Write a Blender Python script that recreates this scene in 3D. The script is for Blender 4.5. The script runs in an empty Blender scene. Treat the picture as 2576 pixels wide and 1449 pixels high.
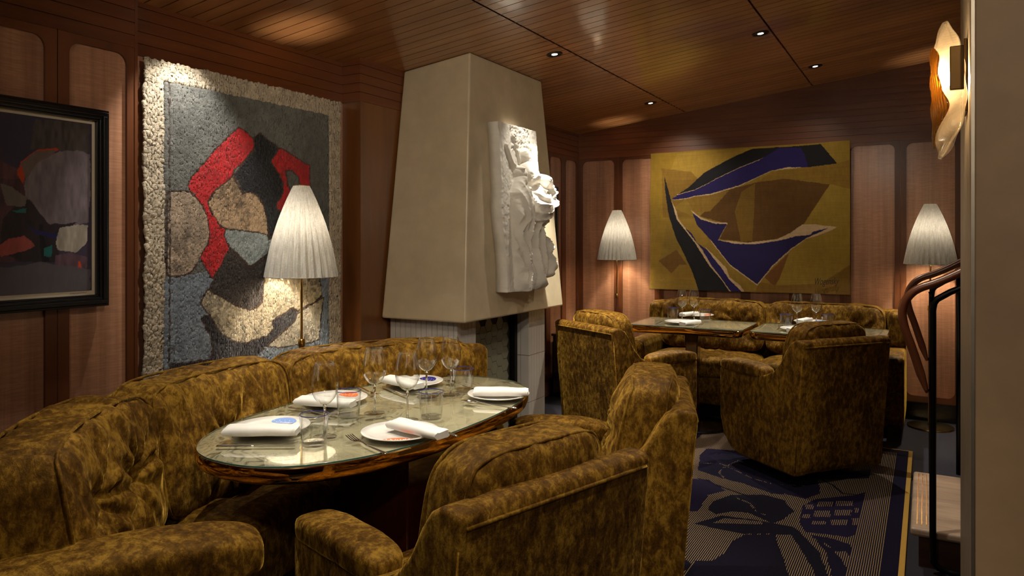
import bpy, bmesh, math, random
import numpy as np
from mathutils import Vector, Matrix
PI=math.pi
S=bpy.context.scene; C=S.collection
rng=np.random.RandomState(7)
# ------------------------------------------------------------------ camera geometry (metres; lens of the photograph)
FPX=1838.; HY=602.; CH=1.345
YAW=math.radians(29.6)
Fx,Fy=-math.sin(YAW),math.cos(YAW); Rx,Ry=math.cos(YAW),math.sin(YAW)
def ray(px,py):
    u=(px-1288)/FPX; v=(HY-py)/FPX
    return (Fx+u*Rx, Fy+u*Ry, v)
def at_z(px,py,z):
    d=ray(px,py); t=(z-CH)/d[2]; return Vector((d[0]*t,d[1]*t,z))
def at_X(px,py,X):
    d=ray(px,py); t=X/d[0]; return Vector((X,d[1]*t,CH+d[2]*t))
def at_Y(px,py,Y):
    d=ray(px,py); t=Y/d[1]; return Vector((d[0]*t,Y,CH+d[2]*t))
# ------------------------------------------------------------------ materials
def newmat(name):
    m=bpy.data.materials.new(name); m.use_nodes=True
    nt=m.node_tree; b=nt.nodes['Principled BSDF']
    return m,nt,b
def setp(b,**k):
    for n,v in k.items():
        key=n.replace('_',' ')
        for cand in (key,key.title(),key.capitalize()):
            if cand in b.inputs:
                b.inputs[cand].default_value=v; break
def c4(c): return (c[0],c[1],c[2],1)
def hexc(h):
    r=[int(h[i:i+2],16)/255 for i in (0,2,4)]
    return tuple((x/12.92 if x<=.04045 else ((x+.055)/1.055)**2.4) for x in r)
def N(nt,t,**k):
    n=nt.nodes.new(t)
    for a,v in k.items(): setattr(n,a,v)
    return n
def coords(nt,scale=(1,1,1),src='Object'):
    tc=N(nt,'ShaderNodeTexCoord'); mp=N(nt,'ShaderNodeMapping'); mp.inputs['Scale'].default_value=scale
    nt.links.new(tc.outputs[src],mp.inputs[0]); return mp.outputs[0]
def noise(nt,vec,scale,detail=4,rough=.6,dist=0):
    n=N(nt,'ShaderNodeTexNoise'); n.inputs['Scale'].default_value=scale; n.inputs['Detail'].default_value=detail
    n.inputs['Roughness'].default_value=rough; n.inputs['Distortion'].default_value=dist
    if vec is not None: nt.links.new(vec,n.inputs['Vector'])
    return n.outputs['Fac']
def ramp(nt,fac,stops,interp='LINEAR'):
    r=N(nt,'ShaderNodeValToRGB'); r.color_ramp.interpolation=interp
    e=r.color_ramp.elements
    while len(e)<len(stops): e.new(.5)
    for i,(p,c) in enumerate(stops): e[i].position=p; e[i].color=c4(c)
    nt.links.new(fac,r.inputs[0]); return r.outputs[0]
def bump(nt,b,h,strength=.3,dist=.01):
    n=N(nt,'ShaderNodeBump'); n.inputs['Strength'].default_value=strength; n.inputs['Distance'].default_value=dist
    nt.links.new(h,n.inputs['Height']); nt.links.new(n.outputs[0],b.inputs['Normal'])
def math2(nt,op,a,b_=None):
    n=N(nt,'ShaderNodeMath',operation=op)
    for i,x in enumerate((a,b_)):
        if x is None: continue
        if isinstance(x,(int,float)): n.inputs[i].default_value=x
        else: nt.links.new(x,n.inputs[i])
    return n.outputs[0]
def mixc(nt,fac,a,b_,blend='MIX'):
    n=N(nt,'ShaderNodeMix',data_type='RGBA',blend_type=blend)
    for s,x in ((n.inputs[0],fac),(n.inputs[6],a),(n.inputs[7],b_)):
        if isinstance(x,(int,float)): s.default_value=x
        elif isinstance(x,tuple): s.default_value=c4(x)
        else: nt.links.new(x,s)
    return n.outputs[2]
MAT={}
def plain(name,col,rough=.5,metal=0,coat=0,**k):
    m,nt,b=newmat(name); b.inputs['Base Color'].default_value=c4(col); b.inputs['Roughness'].default_value=rough
    b.inputs['Metallic'].default_value=metal; b.inputs['Coat Weight'].default_value=coat; b.inputs['Coat Roughness'].default_value=.08
    vec=coords(nt); f=noise(nt,vec,9,3); base=ramp(nt,f,[(.3,tuple(x*.9 for x in col)),(.7,tuple(min(1,x*1.08) for x in col))])
    nt.links.new(base,b.inputs['Base Color'])
    for n,v in k.items(): b.inputs[n].default_value=v
    MAT[name]=m; return m
def wood(name,dark,mid,light,scale,rough=.35,coat=.5,coat_r=.15,figure=0,band=.0):
    """scale: stretched noise scale, small along the grain"""
    m,nt,b=newmat(name)
    v=coords(nt,scale)
    f=noise(nt,v,1,6,.65,.4)
    v2=coords(nt,tuple(s*.22 for s in scale)); f2=noise(nt,v2,1,3,.5,.2)
    col=ramp(nt,f,[(.25,dark),(.5,mid),(.78,light)])
    g=ramp(nt,f2,[(.35,(.72,.68,.66)),(.65,(1.15,1.15,1.15))])
    col=mixc(nt,1.,col,g,'MULTIPLY')
    if figure:
        v3=coords(nt,(14,14,150)); f3=noise(nt,v3,1,2,.5,.6)
        g3=ramp(nt,f3,[(.4,(.86,.84,.82)),(.62,(1.08,1.08,1.08))])
        col=mixc(nt,figure,col,g3,'MULTIPLY')
    nt.links.new(col,b.inputs['Base Color'])
    b.inputs['Roughness'].default_value=rough; b.inputs['Coat Weight'].default_value=coat; b.inputs['Coat Roughness'].default_value=coat_r
    bump(nt,b,f,.05,.002)
    MAT[name]=m; return m
wood('trim_wood',hexc('4e2812'),hexc('63361a'),hexc('764524'),(5,5,.7),.40,.12,.2)
wood('frieze_wood',hexc('562a10'),hexc('6c3a1a'),hexc('7e4822'),(.8,.8,9),.42,.1,.2)
wood('ceiling_wood',hexc('8a5832'),hexc('a67245'),hexc('bd8a58'),(.8,9,.8),.33,.6,.10)
wood('panel_wood',hexc('9b6d53'),hexc('af7f62'),hexc('bf8f71'),(40,40,1.2),.36,.35,.2,.8)
wood('pilaster_wood',hexc('5f3819'),hexc('744822'),hexc('86562c'),(5,5,.6),.34,.4,.15)
wood('mahogany',hexc('260c08'),hexc('40160c'),hexc('581f10'),(9,9,1),.18,1.,.04)
wood('rail_wood',hexc('40200f'),hexc('5c3018'),hexc('704022'),(3,3,3),.36,.35,.2)
wood('step_wood',hexc('8d7866'),hexc('a8937f'),hexc('bba894'),(3,22,3),.42,.1,.3)
wood('step_side',hexc('2e1a10'),hexc('462b1a'),hexc('5a3a24'),(3,3,20),.4,.2,.2)
plain('hood_paint',hexc('c2b294'),.34,0,.25)
plain('column_paint',hexc('94785a'),.62)
plain('plaster',hexc('d9d3c8'),.75)
plain('black_metal',hexc('0c0b0c'),.35,.6)
plain('black_gloss',hexc('08080a'),.18,0,.6)
plain('bronze',hexc('5d4426'),.32,1)
plain('black_frame',hexc('0b0c10'),.3,0,.4)
plain('aluminium',hexc('b0a595'),.42,1)
plain('brass',hexc('e6c37a'),.2,1)
plain('rim_brass',hexc('e0b068'),.06,1)
plain('steel',hexc('ebe7df'),.16,1)
plain('porcelain',hexc('cfcbc4'),.18,0,.5)
plain('napkin_linen',hexc('c8c4be'),.85)
plain('mat_board',hexc('cdbfa6'),.8)
plain('leather',hexc('7a4426'),.5)
plain('skirting_black',hexc('0a090b'),.25,0,.3)
plain('orange_glaze',hexc('e0601c'),.25,0,.4)
plain('blue_glaze',hexc('7d9ad2'),.25,0,.4)
plain('navy_glaze',hexc('1d2372'),.25,0,.4)
plain('thread_brown',hexc('352208'),.8)
plain('white_dot',hexc('e8e6e2'),.3)
plain('slot_dark',hexc('050505'),.6)
plain('rim_blue',hexc('10155c'),.1,0,1)
def velvet(name,a,b1,c,sc=1.):
    m,nt,b=newmat(name)
    v=coords(nt,(1,1,1)); vs=coords(nt,(1,1,.6))
    f0=noise(nt,v,5*sc,3,.5,.2); f1=noise(nt,vs,42*sc,6,.72,.25); f2=noise(nt,coords(nt,(1,1,.35)),170*sc,2,.6)
    s=math2(nt,'ADD',math2(nt,'MULTIPLY',f0,.26),math2(nt,'ADD',math2(nt,'MULTIPLY',f1,.62),math2(nt,'MULTIPLY',f2,.12)))
    col=ramp(nt,s,[(.40,a),(.49,b1),(.60,c)])
    nt.links.new(col,b.inputs['Base Color'])
    b.inputs['Roughness'].default_value=.56
    sh=ramp(nt,s,[(.42,hexc('4a300c')),(.58,hexc('f5c45a'))]); nt.links.new(sh,b.inputs['Sheen Tint'])
    b.inputs['Sheen Weight'].default_value=1.; b.inputs['Sheen Roughness'].default_value=.22
    b.inputs['Specular IOR Level'].default_value=.3; b.inputs['Specular Tint'].default_value=c4(hexc('e0b050'))
    w=noise(nt,v,13,3,.5,.5)
    bump(nt,b,math2(nt,'ADD',math2(nt,'MULTIPLY',w,.8),math2(nt,'MULTIPLY',f1,.8)),.55,.010)
    MAT[name]=m; return m
velvet('velvet',hexc('311e09'),hexc('4d330f'),hexc('7d5d20'))
velvet('velvet_piping',hexc('3a2409'),hexc('553a10'),hexc('7a5c1e'))
def attr_mat(name,rough=.9,bumpscale=200,bstr=.4,mott=.25,sheen=.2,coat=0,extra=None,bdist=.003,spec=.3,stretch=(1,1,1)):
    m,nt,b=newmat(name)
    a=N(nt,'ShaderNodeAttribute',attribute_name='paint')
    v=coords(nt,stretch); f=noise(nt,v,bumpscale*.12,4,.7)
    g=ramp(nt,f,[(.3,(1-mott,)*3),(.7,(1+mott,)*3)])
    col=mixc(nt,1.,a.outputs['Color'],g,'MULTIPLY')
    nt.links.new(col,b.inputs['Base Color']); b.inputs['Roughness'].default_value=rough
    b.inputs['Sheen Weight'].default_value=sheen; b.inputs['Coat Weight'].default_value=coat; b.inputs['Coat Roughness'].default_value=.03
    b.inputs['Specular IOR Level'].default_value=spec
    if bstr: 
        h=noise(nt,v,bumpscale,3,.6); bump(nt,b,h,bstr,bdist)
    MAT[name]=m; return m
attr_mat('wool_tapestry',.75,230,1.,.3,.15,spec=.3,bdist=.005,stretch=(1,1,.8))
attr_mat('woven_tapestry',.85,320,.35,.12,.35,stretch=(1,1,.3))
attr_mat('print_paper',.6,60,.05,.12,0,coat=.35)
attr_mat('table_print',.35,30,0,.10,0,coat=.6)
# rug: navy pile, beige stripes where the ink attribute is 0
def rug_mat():
    m,nt,b=newmat('rug')
    a=N(nt,'ShaderNodeAttribute',attribute_name='paint')
    sep=N(nt,'ShaderNodeSeparateColor'); nt.links.new(a.outputs['Color'],sep.inputs[0])
    tc=N(nt,'ShaderNodeTexCoord'); sx=N(nt,'ShaderNodeSeparateXYZ'); nt.links.new(tc.outputs['Object'],sx.inputs[0])
    wob=noise(nt,coords(nt,(30,60,1)),1,2)
    x=math2(nt,'ADD',sx.outputs[0],math2(nt,'MULTIPLY',wob,.003))
    fr=math2(nt,'FRACT',math2(nt,'MULTIPLY',x,1/.0086))
    st=math2(nt,'GREATER_THAN',fr,.61)
    st=math2(nt,'MULTIPLY',st,math2(nt,'LESS_THAN',sep.outputs[0],.5))
    f=noise(nt,coords(nt,(1,1,1)),90,3)
    navy=ramp(nt,f,[(.3,hexc('08070f')),(.7,hexc('100d1e'))])
    navy=mixc(nt,sep.outputs[1],navy,hexc('160f2a'))
    col=mixc(nt,st,navy,hexc('78644a'))
    gold=math2(nt,'GREATER_THAN',sep.outputs[2],.5)
    col=mixc(nt,gold,col,hexc('a8843f'))
    nt.links.new(col,b.inputs['Base Color']); b.inputs['Roughness'].default_value=.95; b.inputs['Sheen Weight'].default_value=.0; b.inputs['Specular IOR Level'].default_value=.1
    bump(nt,b,noise(nt,coords(nt),260,2),.5,.004); MAT['rug']=m
rug_mat()
def carpet():
    m,nt,b=newmat('carpet'); f=noise(nt,coords(nt),70,4,.7)
    nt.links.new(ramp(nt,f,[(.3,hexc('100d17')),(.7,hexc('1a1624'))]),b.inputs['Base Color']); b.inputs['Roughness'].default_value=.95
    bump(nt,b,noise(nt,coords(nt),300,2),.5,.004); MAT['carpet']=m
carpet()
def tile_mat():
    m,nt,b=newmat('tile_white'); f=noise(nt,coords(nt),3,2)
    nt.links.new(ramp(nt,f,[(.3,hexc('b9b2ac')),(.7,hexc('cdc7c1'))]),b.inputs['Base Color']); b.inputs['Roughness'].default_value=.25
    b.inputs['Coat Weight'].default_value=.4; MAT['tile_white']=m
tile_mat()
plain('hex_tile',hexc('85826f'),.45); plain('grout',hexc('3c3730'),.9)
def thin_glass(name,tint=(1,1,1),ior=1.5,extra=0.):
    m=bpy.data.materials.new(name); m.use_nodes=True; nt=m.node_tree; nt.nodes.clear()
    o=N(nt,'ShaderNodeOutputMaterial'); mx=N(nt,'ShaderNodeMixShader'); t=N(nt,'ShaderNodeBsdfTransparent'); g=N(nt,'ShaderNodeBsdfGlossy')
    t.inputs[0].default_value=c4(tint); g.inputs['Roughness'].default_value=.02
    lw=N(nt,'ShaderNodeLayerWeight'); lw.inputs['Blend'].default_value=.5
    f=math2(nt,'ADD',math2(nt,'MULTIPLY',math2(nt,'POWER',lw.outputs['Facing'],2.6),.85),.045+extra)
    nt.links.new(f,mx.inputs[0]); nt.links.new(t.outputs[0],mx.inputs[1]); nt.links.new(g.outputs[0],mx.inputs[2]); nt.links.new(mx.outputs[0],o.inputs[0])
    MAT[name]=m
thin_glass('clear_glass',(.992,.995,.992)); thin_glass('table_glass',(.95,.985,.97)); thin_glass('murano_clear',(.93,.88,.80),1.5,.05)
def milky(name,amt):
    m=MAT[name]; nt=m.node_tree; o=[n for n in nt.nodes if n.type=='OUTPUT_MATERIAL'][0]; src=o.inputs[0].links[0].from_socket
    t=N(nt,'ShaderNodeBsdfTranslucent'); t.inputs[0].default_value=(.95,.85,.70,1); mx=N(nt,'ShaderNodeMixShader'); mx.inputs[0].default_value=amt
    nt.links.new(src,mx.inputs[1]); nt.links.new(t.outputs[0],mx.inputs[2]); nt.links.new(mx.outputs[0],o.inputs[0])
milky('murano_clear',.09)
def solid_glass():
    m,nt,b=newmat('solid_glass'); b.inputs['Transmission Weight'].default_value=1; b.inputs['Roughness'].default_value=0; b.inputs['IOR'].default_value=1.5; MAT['solid_glass']=m
solid_glass()
plain('green_glass_edge',hexc('3c5a50'),.1,0,1)
def amber():
    m,nt,b=newmat('amber_glass'); b.inputs['Transmission Weight'].default_value=.75; b.inputs['Roughness'].default_value=.12
    tc=N(nt,'ShaderNodeTexCoord'); sx=N(nt,'ShaderNodeSeparateXYZ'); nt.links.new(tc.outputs['Object'],sx.inputs[0])
    w=math2(nt,'SINE',math2(nt,'MULTIPLY',sx.outputs[1],700)); col=ramp(nt,math2(nt,'ADD',math2(nt,'MULTIPLY',w,.5),.5),[(.2,hexc('8a5a10')),(.8,hexc('d9a13a'))])
    nt.links.new(col,b.inputs['Base Color']); bump(nt,b,w,.4,.003); MAT['amber_glass']=m
amber()
def shade_mat():
    m=bpy.data.materials.new('lamp_fabric'); m.use_nodes=True; nt=m.node_tree; nt.nodes.clear()
    o=N(nt,'ShaderNodeOutputMaterial'); mx=N(nt,'ShaderNodeMixShader'); d=N(nt,'ShaderNodeBsdfDiffuse'); t=N(nt,'ShaderNodeBsdfTranslucent')
    f=noise(nt,coords(nt,(90,90,9)),1.,3,.6); f2=noise(nt,coords(nt,(1,1,1)),160,2)
    col=ramp(nt,math2(nt,'ADD',math2(nt,'MULTIPLY',f,.6),math2(nt,'MULTIPLY',f2,.4)),[(.35,hexc('a9a59b')),(.66,hexc('cdcac2'))])
    nt.links.new(col,d.inputs[0]); nt.links.new(col,t.inputs[0]); mx.inputs[0].default_value=.016
    nt.links.new(d.outputs[0],mx.inputs[1]); nt.links.new(t.outputs[0],mx.inputs[2]); nt.links.new(mx.outputs[0],o.inputs[0]); MAT['lamp_fabric']=m
shade_mat()
def emit(name,col,s):
    m,nt,b=newmat(name); b.inputs['Base Color'].default_value=c4(col); b.inputs['Emission Color'].default_value=c4(col); b.inputs['Emission Strength'].default_value=s; MAT[name]=m
emit('bulb_glow',(1,.88,.70),620); emit('spot_glow',(1,.88,.7),7); emit('sconce_glow',(1,.72,.38),420)
# ------------------------------------------------------------------ object helpers
def mesh_obj(name,verts,faces,mat,parent=None,loc=None,world=False,smooth=True,paint=None,autosm=None):
    me=bpy.data.meshes.new(name)
    V=np.asarray(verts,dtype=np.float64)
    if world and parent is not None: V=V-np.array(parent.location)[None,:]
    if world and parent is None and loc is not None: V=V-np.array(loc)[None,:]
    me.from_pydata(V.tolist(),[],[tuple(int(i) for i in f) for f in faces]); me.update()
    if smooth: me.polygons.foreach_set('use_smooth',[True]*len(me.polygons))
    mm=mat if isinstance(mat,(list,tuple)) else [mat]
    for x in mm: me.materials.append(MAT[x])
    if paint is not None:
        a=me.color_attributes.new('paint','FLOAT_COLOR','POINT')
        arr=np.ones((len(V),4)); arr[:,:3]=paint; a.data.foreach_set('color',arr.ravel())
    o=bpy.data.objects.new(name,me); C.objects.link(o)
    if parent is not None: o.parent=parent
    elif loc is not None: o.location=loc
    if autosm is not None:
        bm=bmesh.new(); bm.from_mesh(me)
        for e in bm.edges:
            if len(e.link_faces)==2 and e.calc_face_angle(0)>autosm: e.smooth=False
        bm.to_mesh(me); bm.free()
    return o
def fix_normals(o):
    bm=bmesh.new(); bm.from_mesh(o.data); bmesh.ops.recalc_face_normals(bm,faces=bm.faces); bm.to_mesh(o.data); bm.free()
def bevel(o,w,seg=3,ang=.6):
    md=o.modifiers.new('bevel','BEVEL'); md.width=w; md.segments=seg; md.limit_method='ANGLE'; md.angle_limit=ang; return o
class B:
    """collects shapes for ONE mesh"""
    def __init__(s): s.v=[]; s.f=[]
    def add(s,v,f):
        n=len(s.v); s.v+= [tuple(x) for x in v]; s.f+=[tuple(i+n for i in q) for q in f]; return s
    def box(s,a,b):
        x0,y0,z0=a; x1,y1,z1=b
        return s.add([(x0,y0,z0),(x1,y0,z0),(x1,y1,z0),(x0,y1,z0),(x0,y0,z1),(x1,y0,z1),(x1,y1,z1),(x0,y1,z1)],
            [(0,3,2,1),(4,5,6,7),(0,1,5,4),(1,2,6,5),(2,3,7,6),(3,0,4,7)])
    def prism(s,pts,ax,a,b):
        """pts 2D polygon, extruded along axis ax from a to b"""
        n=len(pts)
        def P(p,c):
            return {'x':(c,p[0],p[1]),'y':(p[0],c,p[1]),'z':(p[0],p[1],c)}[ax]
        v=[P(p,a) for p in pts]+[P(p,b) for p in pts]
        return s.add(v,[tuple(range(n))[::-1],tuple(range(n,2*n))]+[(i,(i+1)%n,n+(i+1)%n,n+i) for i in range(n)])
    def lathe(s,prof,n=40,c=(0,0,0),close=False):
        v=[];f=[];m=len(prof)
        for i in range(n):
            a=2*PI*i/n
            for r,z in prof: v.append((c[0]+r*math.cos(a),c[1]+r*math.sin(a),c[2]+z))
        for i in range(n):
            j=(i+1)%n
            for k in range(m-1 if not close else m):
                k2=(k+1)%m
                f.append((i*m+k,j*m+k,j*m+k2,i*m+k2))
        return s.add(v,f)
    def tube(s,pts,r,n=10,closed=False,caps=True):
        P=[Vector(p) for p in pts]; m=len(P); v=[];f=[]
        rr=r if isinstance(r,(list,tuple)) else [r]*m
        prev=None
        for i in range(m):
            if closed: t=(P[(i+1)%m]-P[i-1])
            else: t=(P[min(i+1,m-1)]-P[max(i-1,0)])
            t.normalize()
            if prev is None:
                up=Vector((0,0,1)) if abs(t.z)<.9 else Vector((1,0,0)); a=t.cross(up).normalized()
            else:
                a=prev-t*prev.dot(t)
                if a.length<1e-6: a=t.orthogonal()
                a.normalize()
            prev=a; b=t.cross(a)
            for k in range(n):
                an=2*PI*k/n; v.append(P[i]+(a*math.cos(an)+b*math.sin(an))*rr[i])
        for i in range(m if closed else m-1):
            j=(i+1)%m
            for k in range(n): f.append((i*n+k,i*n+(k+1)%n,j*n+(k+1)%n,j*n+k))
        if caps and not closed: f.append(tuple(range(n))[::-1]); f.append(tuple((m-1)*n+k for k in range(n)))
        return s.add(v,f)
    def build(s,name,mat,parent=None,smooth=False,world=False,bev=None,loc=None,norm=True,autosm=None):
        o=mesh_obj(name,s.v,s.f,mat,parent,loc,world,smooth)
        if norm: fix_normals(o)
        if autosm is not None:
            bm=bmesh.new(); bm.from_mesh(o.data)
            for e in bm.edges:
                if len(e.link_faces)==2 and e.calc_face_angle(0)>autosm: e.smooth=False
            bm.to_mesh(o.data); bm.free()
        if bev: bevel(o,bev)
        return o
def thing(name,label,cat,loc=(0,0,0),rz=0,group=None):
    o=bpy.data.objects.new(name,None); C.objects.link(o); o.location=loc; o.rotation_euler=(0,0,rz); o.empty_display_size=.1
    return tag(o,label,cat,group)
def tag(o,label,cat,group=None):
    o['label']=label; o['category']=cat
    if group: o['group']=group
    return o
def struct(o): o['kind']='structure'; return o
def copy_tree(o,parent=None):
    c=o.copy(); C.objects.link(c)
    if parent is not None: c.parent=parent
    for ch in list(o.children): copy_tree(ch,c)
    return c
def place(o,loc,rz,label=None,group=None):
    o.location=loc; o.rotation_euler=(0,0,rz)
    if label: o['label']=label
    if group: o['group']=group
    return o
def pip(poly,X,Y):
    """vectorised point in polygon"""
    inside=np.zeros(X.shape,bool); n=len(poly); j=n-1
    for i in range(n):
        xi,yi=poly[i]; xj,yj=poly[j]
        c=((yi>Y)!=(yj>Y)) & (X<(xj-xi)*(Y-yi)/((yj-yi) if yj!=yi else 1e-9)+xi)
        inside^=c; j=i
    return inside
def pdist(poly,X,Y,closed=True):
    d=np.full(X.shape,1e9); n=len(poly)
    for i in range(n if closed else n-1):
        ax,ay=poly[i]; bx,by=poly[(i+1)%n]
        vx,vy=bx-ax,by-ay; L=vx*vx+vy*vy+1e-12
        t=np.clip(((X-ax)*vx+(Y-ay)*vy)/L,0,1)
        d=np.minimum(d,np.hypot(X-ax-t*vx,Y-ay-t*vy))
    return d
def vnoise(x,y,seed=0,octs=4):
    """cheap smooth value noise"""
    out=np.zeros(np.broadcast(x,y).shape); amp=1;tot=0
    r=np.random.RandomState(seed)
    for o in range(octs):
        tab=r.rand(64,64); f=2**o
        xx=np.asarray(x)*f; yy=np.asarray(y)*f
        xi=np.floor(xx).astype(int); yi=np.floor(yy).astype(int); fx=xx-xi; fy=yy-yi
        fx=fx*fx*(3-2*fx); fy=fy*fy*(3-2*fy)
        g=lambda a,b: tab[a%64,b%64]
        out=out+amp*((g(xi,yi)*(1-fx)+g(xi+1,yi)*fx)*(1-fy)+(g(xi,yi+1)*(1-fx)+g(xi+1,yi+1)*fx)*fy); tot+=amp; amp*=.5
    return out/tot
def grid_faces(nx,ny,off=0):
    i,j=np.meshgrid(np.arange(nx-1),np.arange(ny-1),indexing='ij')
    a=(i*ny+j).ravel()+off
    return np.stack([a,a+ny,a+ny+1,a+1],1)
def cube_grid(n):
    """unit cube surface, n cells per side, denser near the edges; returns verts[-1..1], faces"""
    t=np.linspace(-1,1,n+1); t=np.sin(t*PI/2)*.55+t*.45
    idx={};V=[];F=[]
    def vid(p):
        k=tuple(round(c,5) for c in p)
        if k not in idx: idx[k]=len(V); V.append(p)
        return idx[k]
    for ax in range(3):
        for s in (-1,1):
            for i in range(n):
                for j in range(n):
                    q=[]
                    for a,b in ((i,j),(i+1,j),(i+1,j+1),(i,j+1)):
                        p=[0,0,0]; p[ax]=s; p[(ax+1)%3]=t[a]; p[(ax+2)%3]=t[b]; q.append(vid(tuple(p)))
                    F.append(q if s>0 else q[::-1])
    return np.array(V),F
_cg={}
def cg(n):
    if n not in _cg: _cg[n]=cube_grid(n)
    return _cg[n]
def rbox(h,r,n=12):
    """rounded box verts: half sizes h, radius r"""
    V,F=cg(n); h=np.array(h); q=V*h; inn=np.clip(q,-(h-r),(h-r)); d=q-inn; L=np.linalg.norm(d,axis=1,keepdims=True); L[L==0]=1
    return inn+r*d/L,F
def pillow(h,k=5,n=30,tufts=(),seed=0,wr=.006,crown=.1,pleat=.008,face=-1):
    """soft cushion: h half sizes (x along, y thickness, z height); tufts (x,z) on the y=face side"""
    V,F=cg(n); L=(np.abs(V)**k).sum(1)**(1/k); p=V/L[:,None]
    h=np.array(h); q=p*h
    q[:,1]*=1+crown*(1-p[:,0]**2)*(1-p[:,2]**2)
    w=np.clip(p[:,1]*face,0,1)**.5
    x,z=q[:,0],q[:,2]; disp=np.zeros(len(q))
    for (tx,tz) in tufts:
        dx,dz=x-tx,z-tz; d=np.hypot(dx,dz); an=np.arctan2(dz,dx)
        disp-=.045*np.exp(-(d/.045)**2)+.02*np.exp(-(d/.12)**2)
        ph=an*5+seed+2.2*vnoise(x*7+30,z*7+30,seed+8,2); disp+=.010*np.cos(2*ph)*np.exp(-((d-.11)/.075)**2)*np.clip(d/.05,0,1)
    disp+=(vnoise(x*9+seed*3.1+20,z*6+20,seed,3)-.5)*wr*4
    disp+=(vnoise(x*30+z*6+50,z*4+30,seed+5,2)-.5)*pleat*2*(.25+.75*np.clip(p[:,2]*.7+.3,0,1)**1.5)
    q[:,1]+=face*disp*w
    q[:,2]+=np.clip(p[:,2],0,1)*(vnoise(x*28+40,q[:,1]*5+9,seed+2,2)-.5)*pleat*1.6
    return q,F
def pillow_edge(h,k,y,n=60,s=1.0):
    """perimeter loop of the pillow at thickness param y"""
    pts=[]
    for i in range(n):
        a=2*PI*i/n; cx,cz=math.cos(a),math.sin(a); m=max(abs(cx),abs(cz)); x,z=cx/m,cz/m
        yy=y; L=(abs(x)**k+abs(yy)**k+abs(z)**k)**(1/k)
        pts.append((x/L*h[0]*s,yy/L*h[1],z/L*h[2]*s))
    return pts
# ------------------------------------------------------------------ room shell
XW=-2.82; XB=-2.72; XC=-2.69; YF=6.22; XR=2.1; YBK=-1.8
def ceil(x): return 2.32+.119*(x+2.82)
FZ=2.10   # underside of the frieze
b=B().box((XW-.1,YBK-.1,-.1),(XR+.1,YF+.1,0)); o=struct(b.build('floor','carpet'))
# ceiling of narrow boards running across the room, gaps modelled; three long joints
def ceiling_panel(x0,x1):
    v=[];f=[]; prof=[]; y=YBK; w=.075; g=.005
    while y<YF:
        prof+=[(y,.010),(y+.0004,0),(y+w-g,0),(y+w-g+.0004,.010)]; y+=w
    prof.append((y,.010))
    n=len(prof)
    for x in (x0,x1):
        for (yy,dz) in prof: v.append((x,min(yy,YF+.02),ceil(x)+dz))
    for i in range(n-1): f.append((i,i+1,n+i+1,n+i))
    return v,f
b=B(); xs=[XW-.05,-1.81,-.79,.23,1.25,XR+.05]
for i in range(len(xs)-1):
    b.add(*ceiling_panel(xs[i]+.005,xs[i+1]-.005))
b.add([(XW-.1,YBK-.1,ceil(XW-.1)+.02),(XR+.1,YBK-.1,ceil(XR+.1)+.02),(XR+.1,YF+.1,ceil(XR+.1)+.02),(XW-.1,YF+.1,ceil(XW-.1)+.02)],[(0,3,2,1)])
ceiling=struct(b.build('ceiling','ceiling_wood',norm=False)); bevel(ceiling,.0,1) if 0 else None
def frieze_prof(zb,zt):
    prof=[];z=zb;w=.05;g=.004
    while z<zt-.001:
        z2=min(z+w,zt); prof+=[(z,-.005),(z+.0004,0),(z2-g,0),(z2-g+.0004,-.005)]; z+=w
    return prof
# frieze along the far wall (top follows the rising ceiling)
def frieze_far(name,x0,x1,y,zb=FZ,ztf=None):
    b=B(); z=zb; w=.05; g=.003; n=0
    while z<ceil(x1)+.02:
        xa=x0
        # start x where the ceiling is above this board
        xs_=max(x0,(z-2.32)/.119-2.82)
        if xs_<x1:
            zt0=min(z+w-g,ceil(xs_)+.01); zt1=min(z+w-g,ceil(x1)+.01)
            b.add([(xs_,y,z),(x1,y,z),(x1,y,zt1),(xs_,y,max(zt0,z))],[(0,1,2,3)])
            xk=(z+w-g-2.32)/.119-2.82
            b.add([(xs_,y,z),(x1,y,z),(x1,y+.005,z),(xs_,y+.005,z)],[(0,3,2,1)])
        z+=w
    b.add([(x0,y+.005,zb),(x1,y+.005,zb),(x1,y+.005,3.05),(x0,y+.005,2.6)],[(0,1,2,3)])
    b.box((x0,y,zb-.012),(x1,y+.02,zb))
    return b
def frieze_side(x,y0,y1,zb=FZ):
    b=B(); zt=ceil(x)+.01; p=frieze_prof(zb,zt); n=len(p); v=[]
    for y in (y0,y1):
        for z,dx in p: v.append((x+dx,y,z))
    b.add(v,[(i,n+i,n+i+1,i+1) for i in range(n-1)])
    return b
def rrect(a0,a1,b0,b1,r,n=6):
    pts=[];out=[]
    for (ca,cb,s) in ((a1-r,b1-r,0),(a0+r,b1-r,1),(a0+r,b0+r,2),(a1-r,b0+r,3)):
        for i in range(n+1):
            t=(s+i/n)*PI/2; pts.append((ca+r*math.cos(t),cb+r*math.sin(t)))
    return pts
def bay_frame(b,a0,a1,b0,b1,i0,i1,j0,j1,r,P,th):
    """raised frame with a round-cornered opening; P(a,b,d) maps to 3D, d=depth behind the face"""
    inn=rrect(i0,i1,j0,j1,r); n=len(inn); out=[]
    m=n//4
    cs=[(a1,b1),(a0,b1),(a0,b0),(a1,b0)]
    for k,(x,y) in enumerate(inn): out.append(cs[k//m])
    v=[P(x,y,0) for x,y in inn]+[P(x,y,0) for x,y in out]+[P(x,y,th) for x,y in inn]
    f=[]
    for k in range(n):
        k2=(k+1)%n
        if k//m==k2//m: f.append((k,k2,n+k))
        else: f.append((k,k2,n+k2,n+k))
        f.append((k,2*n+k,2*n+k2,k2))
    b.add(v,f)
PT=2.065; PB=.18
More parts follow.
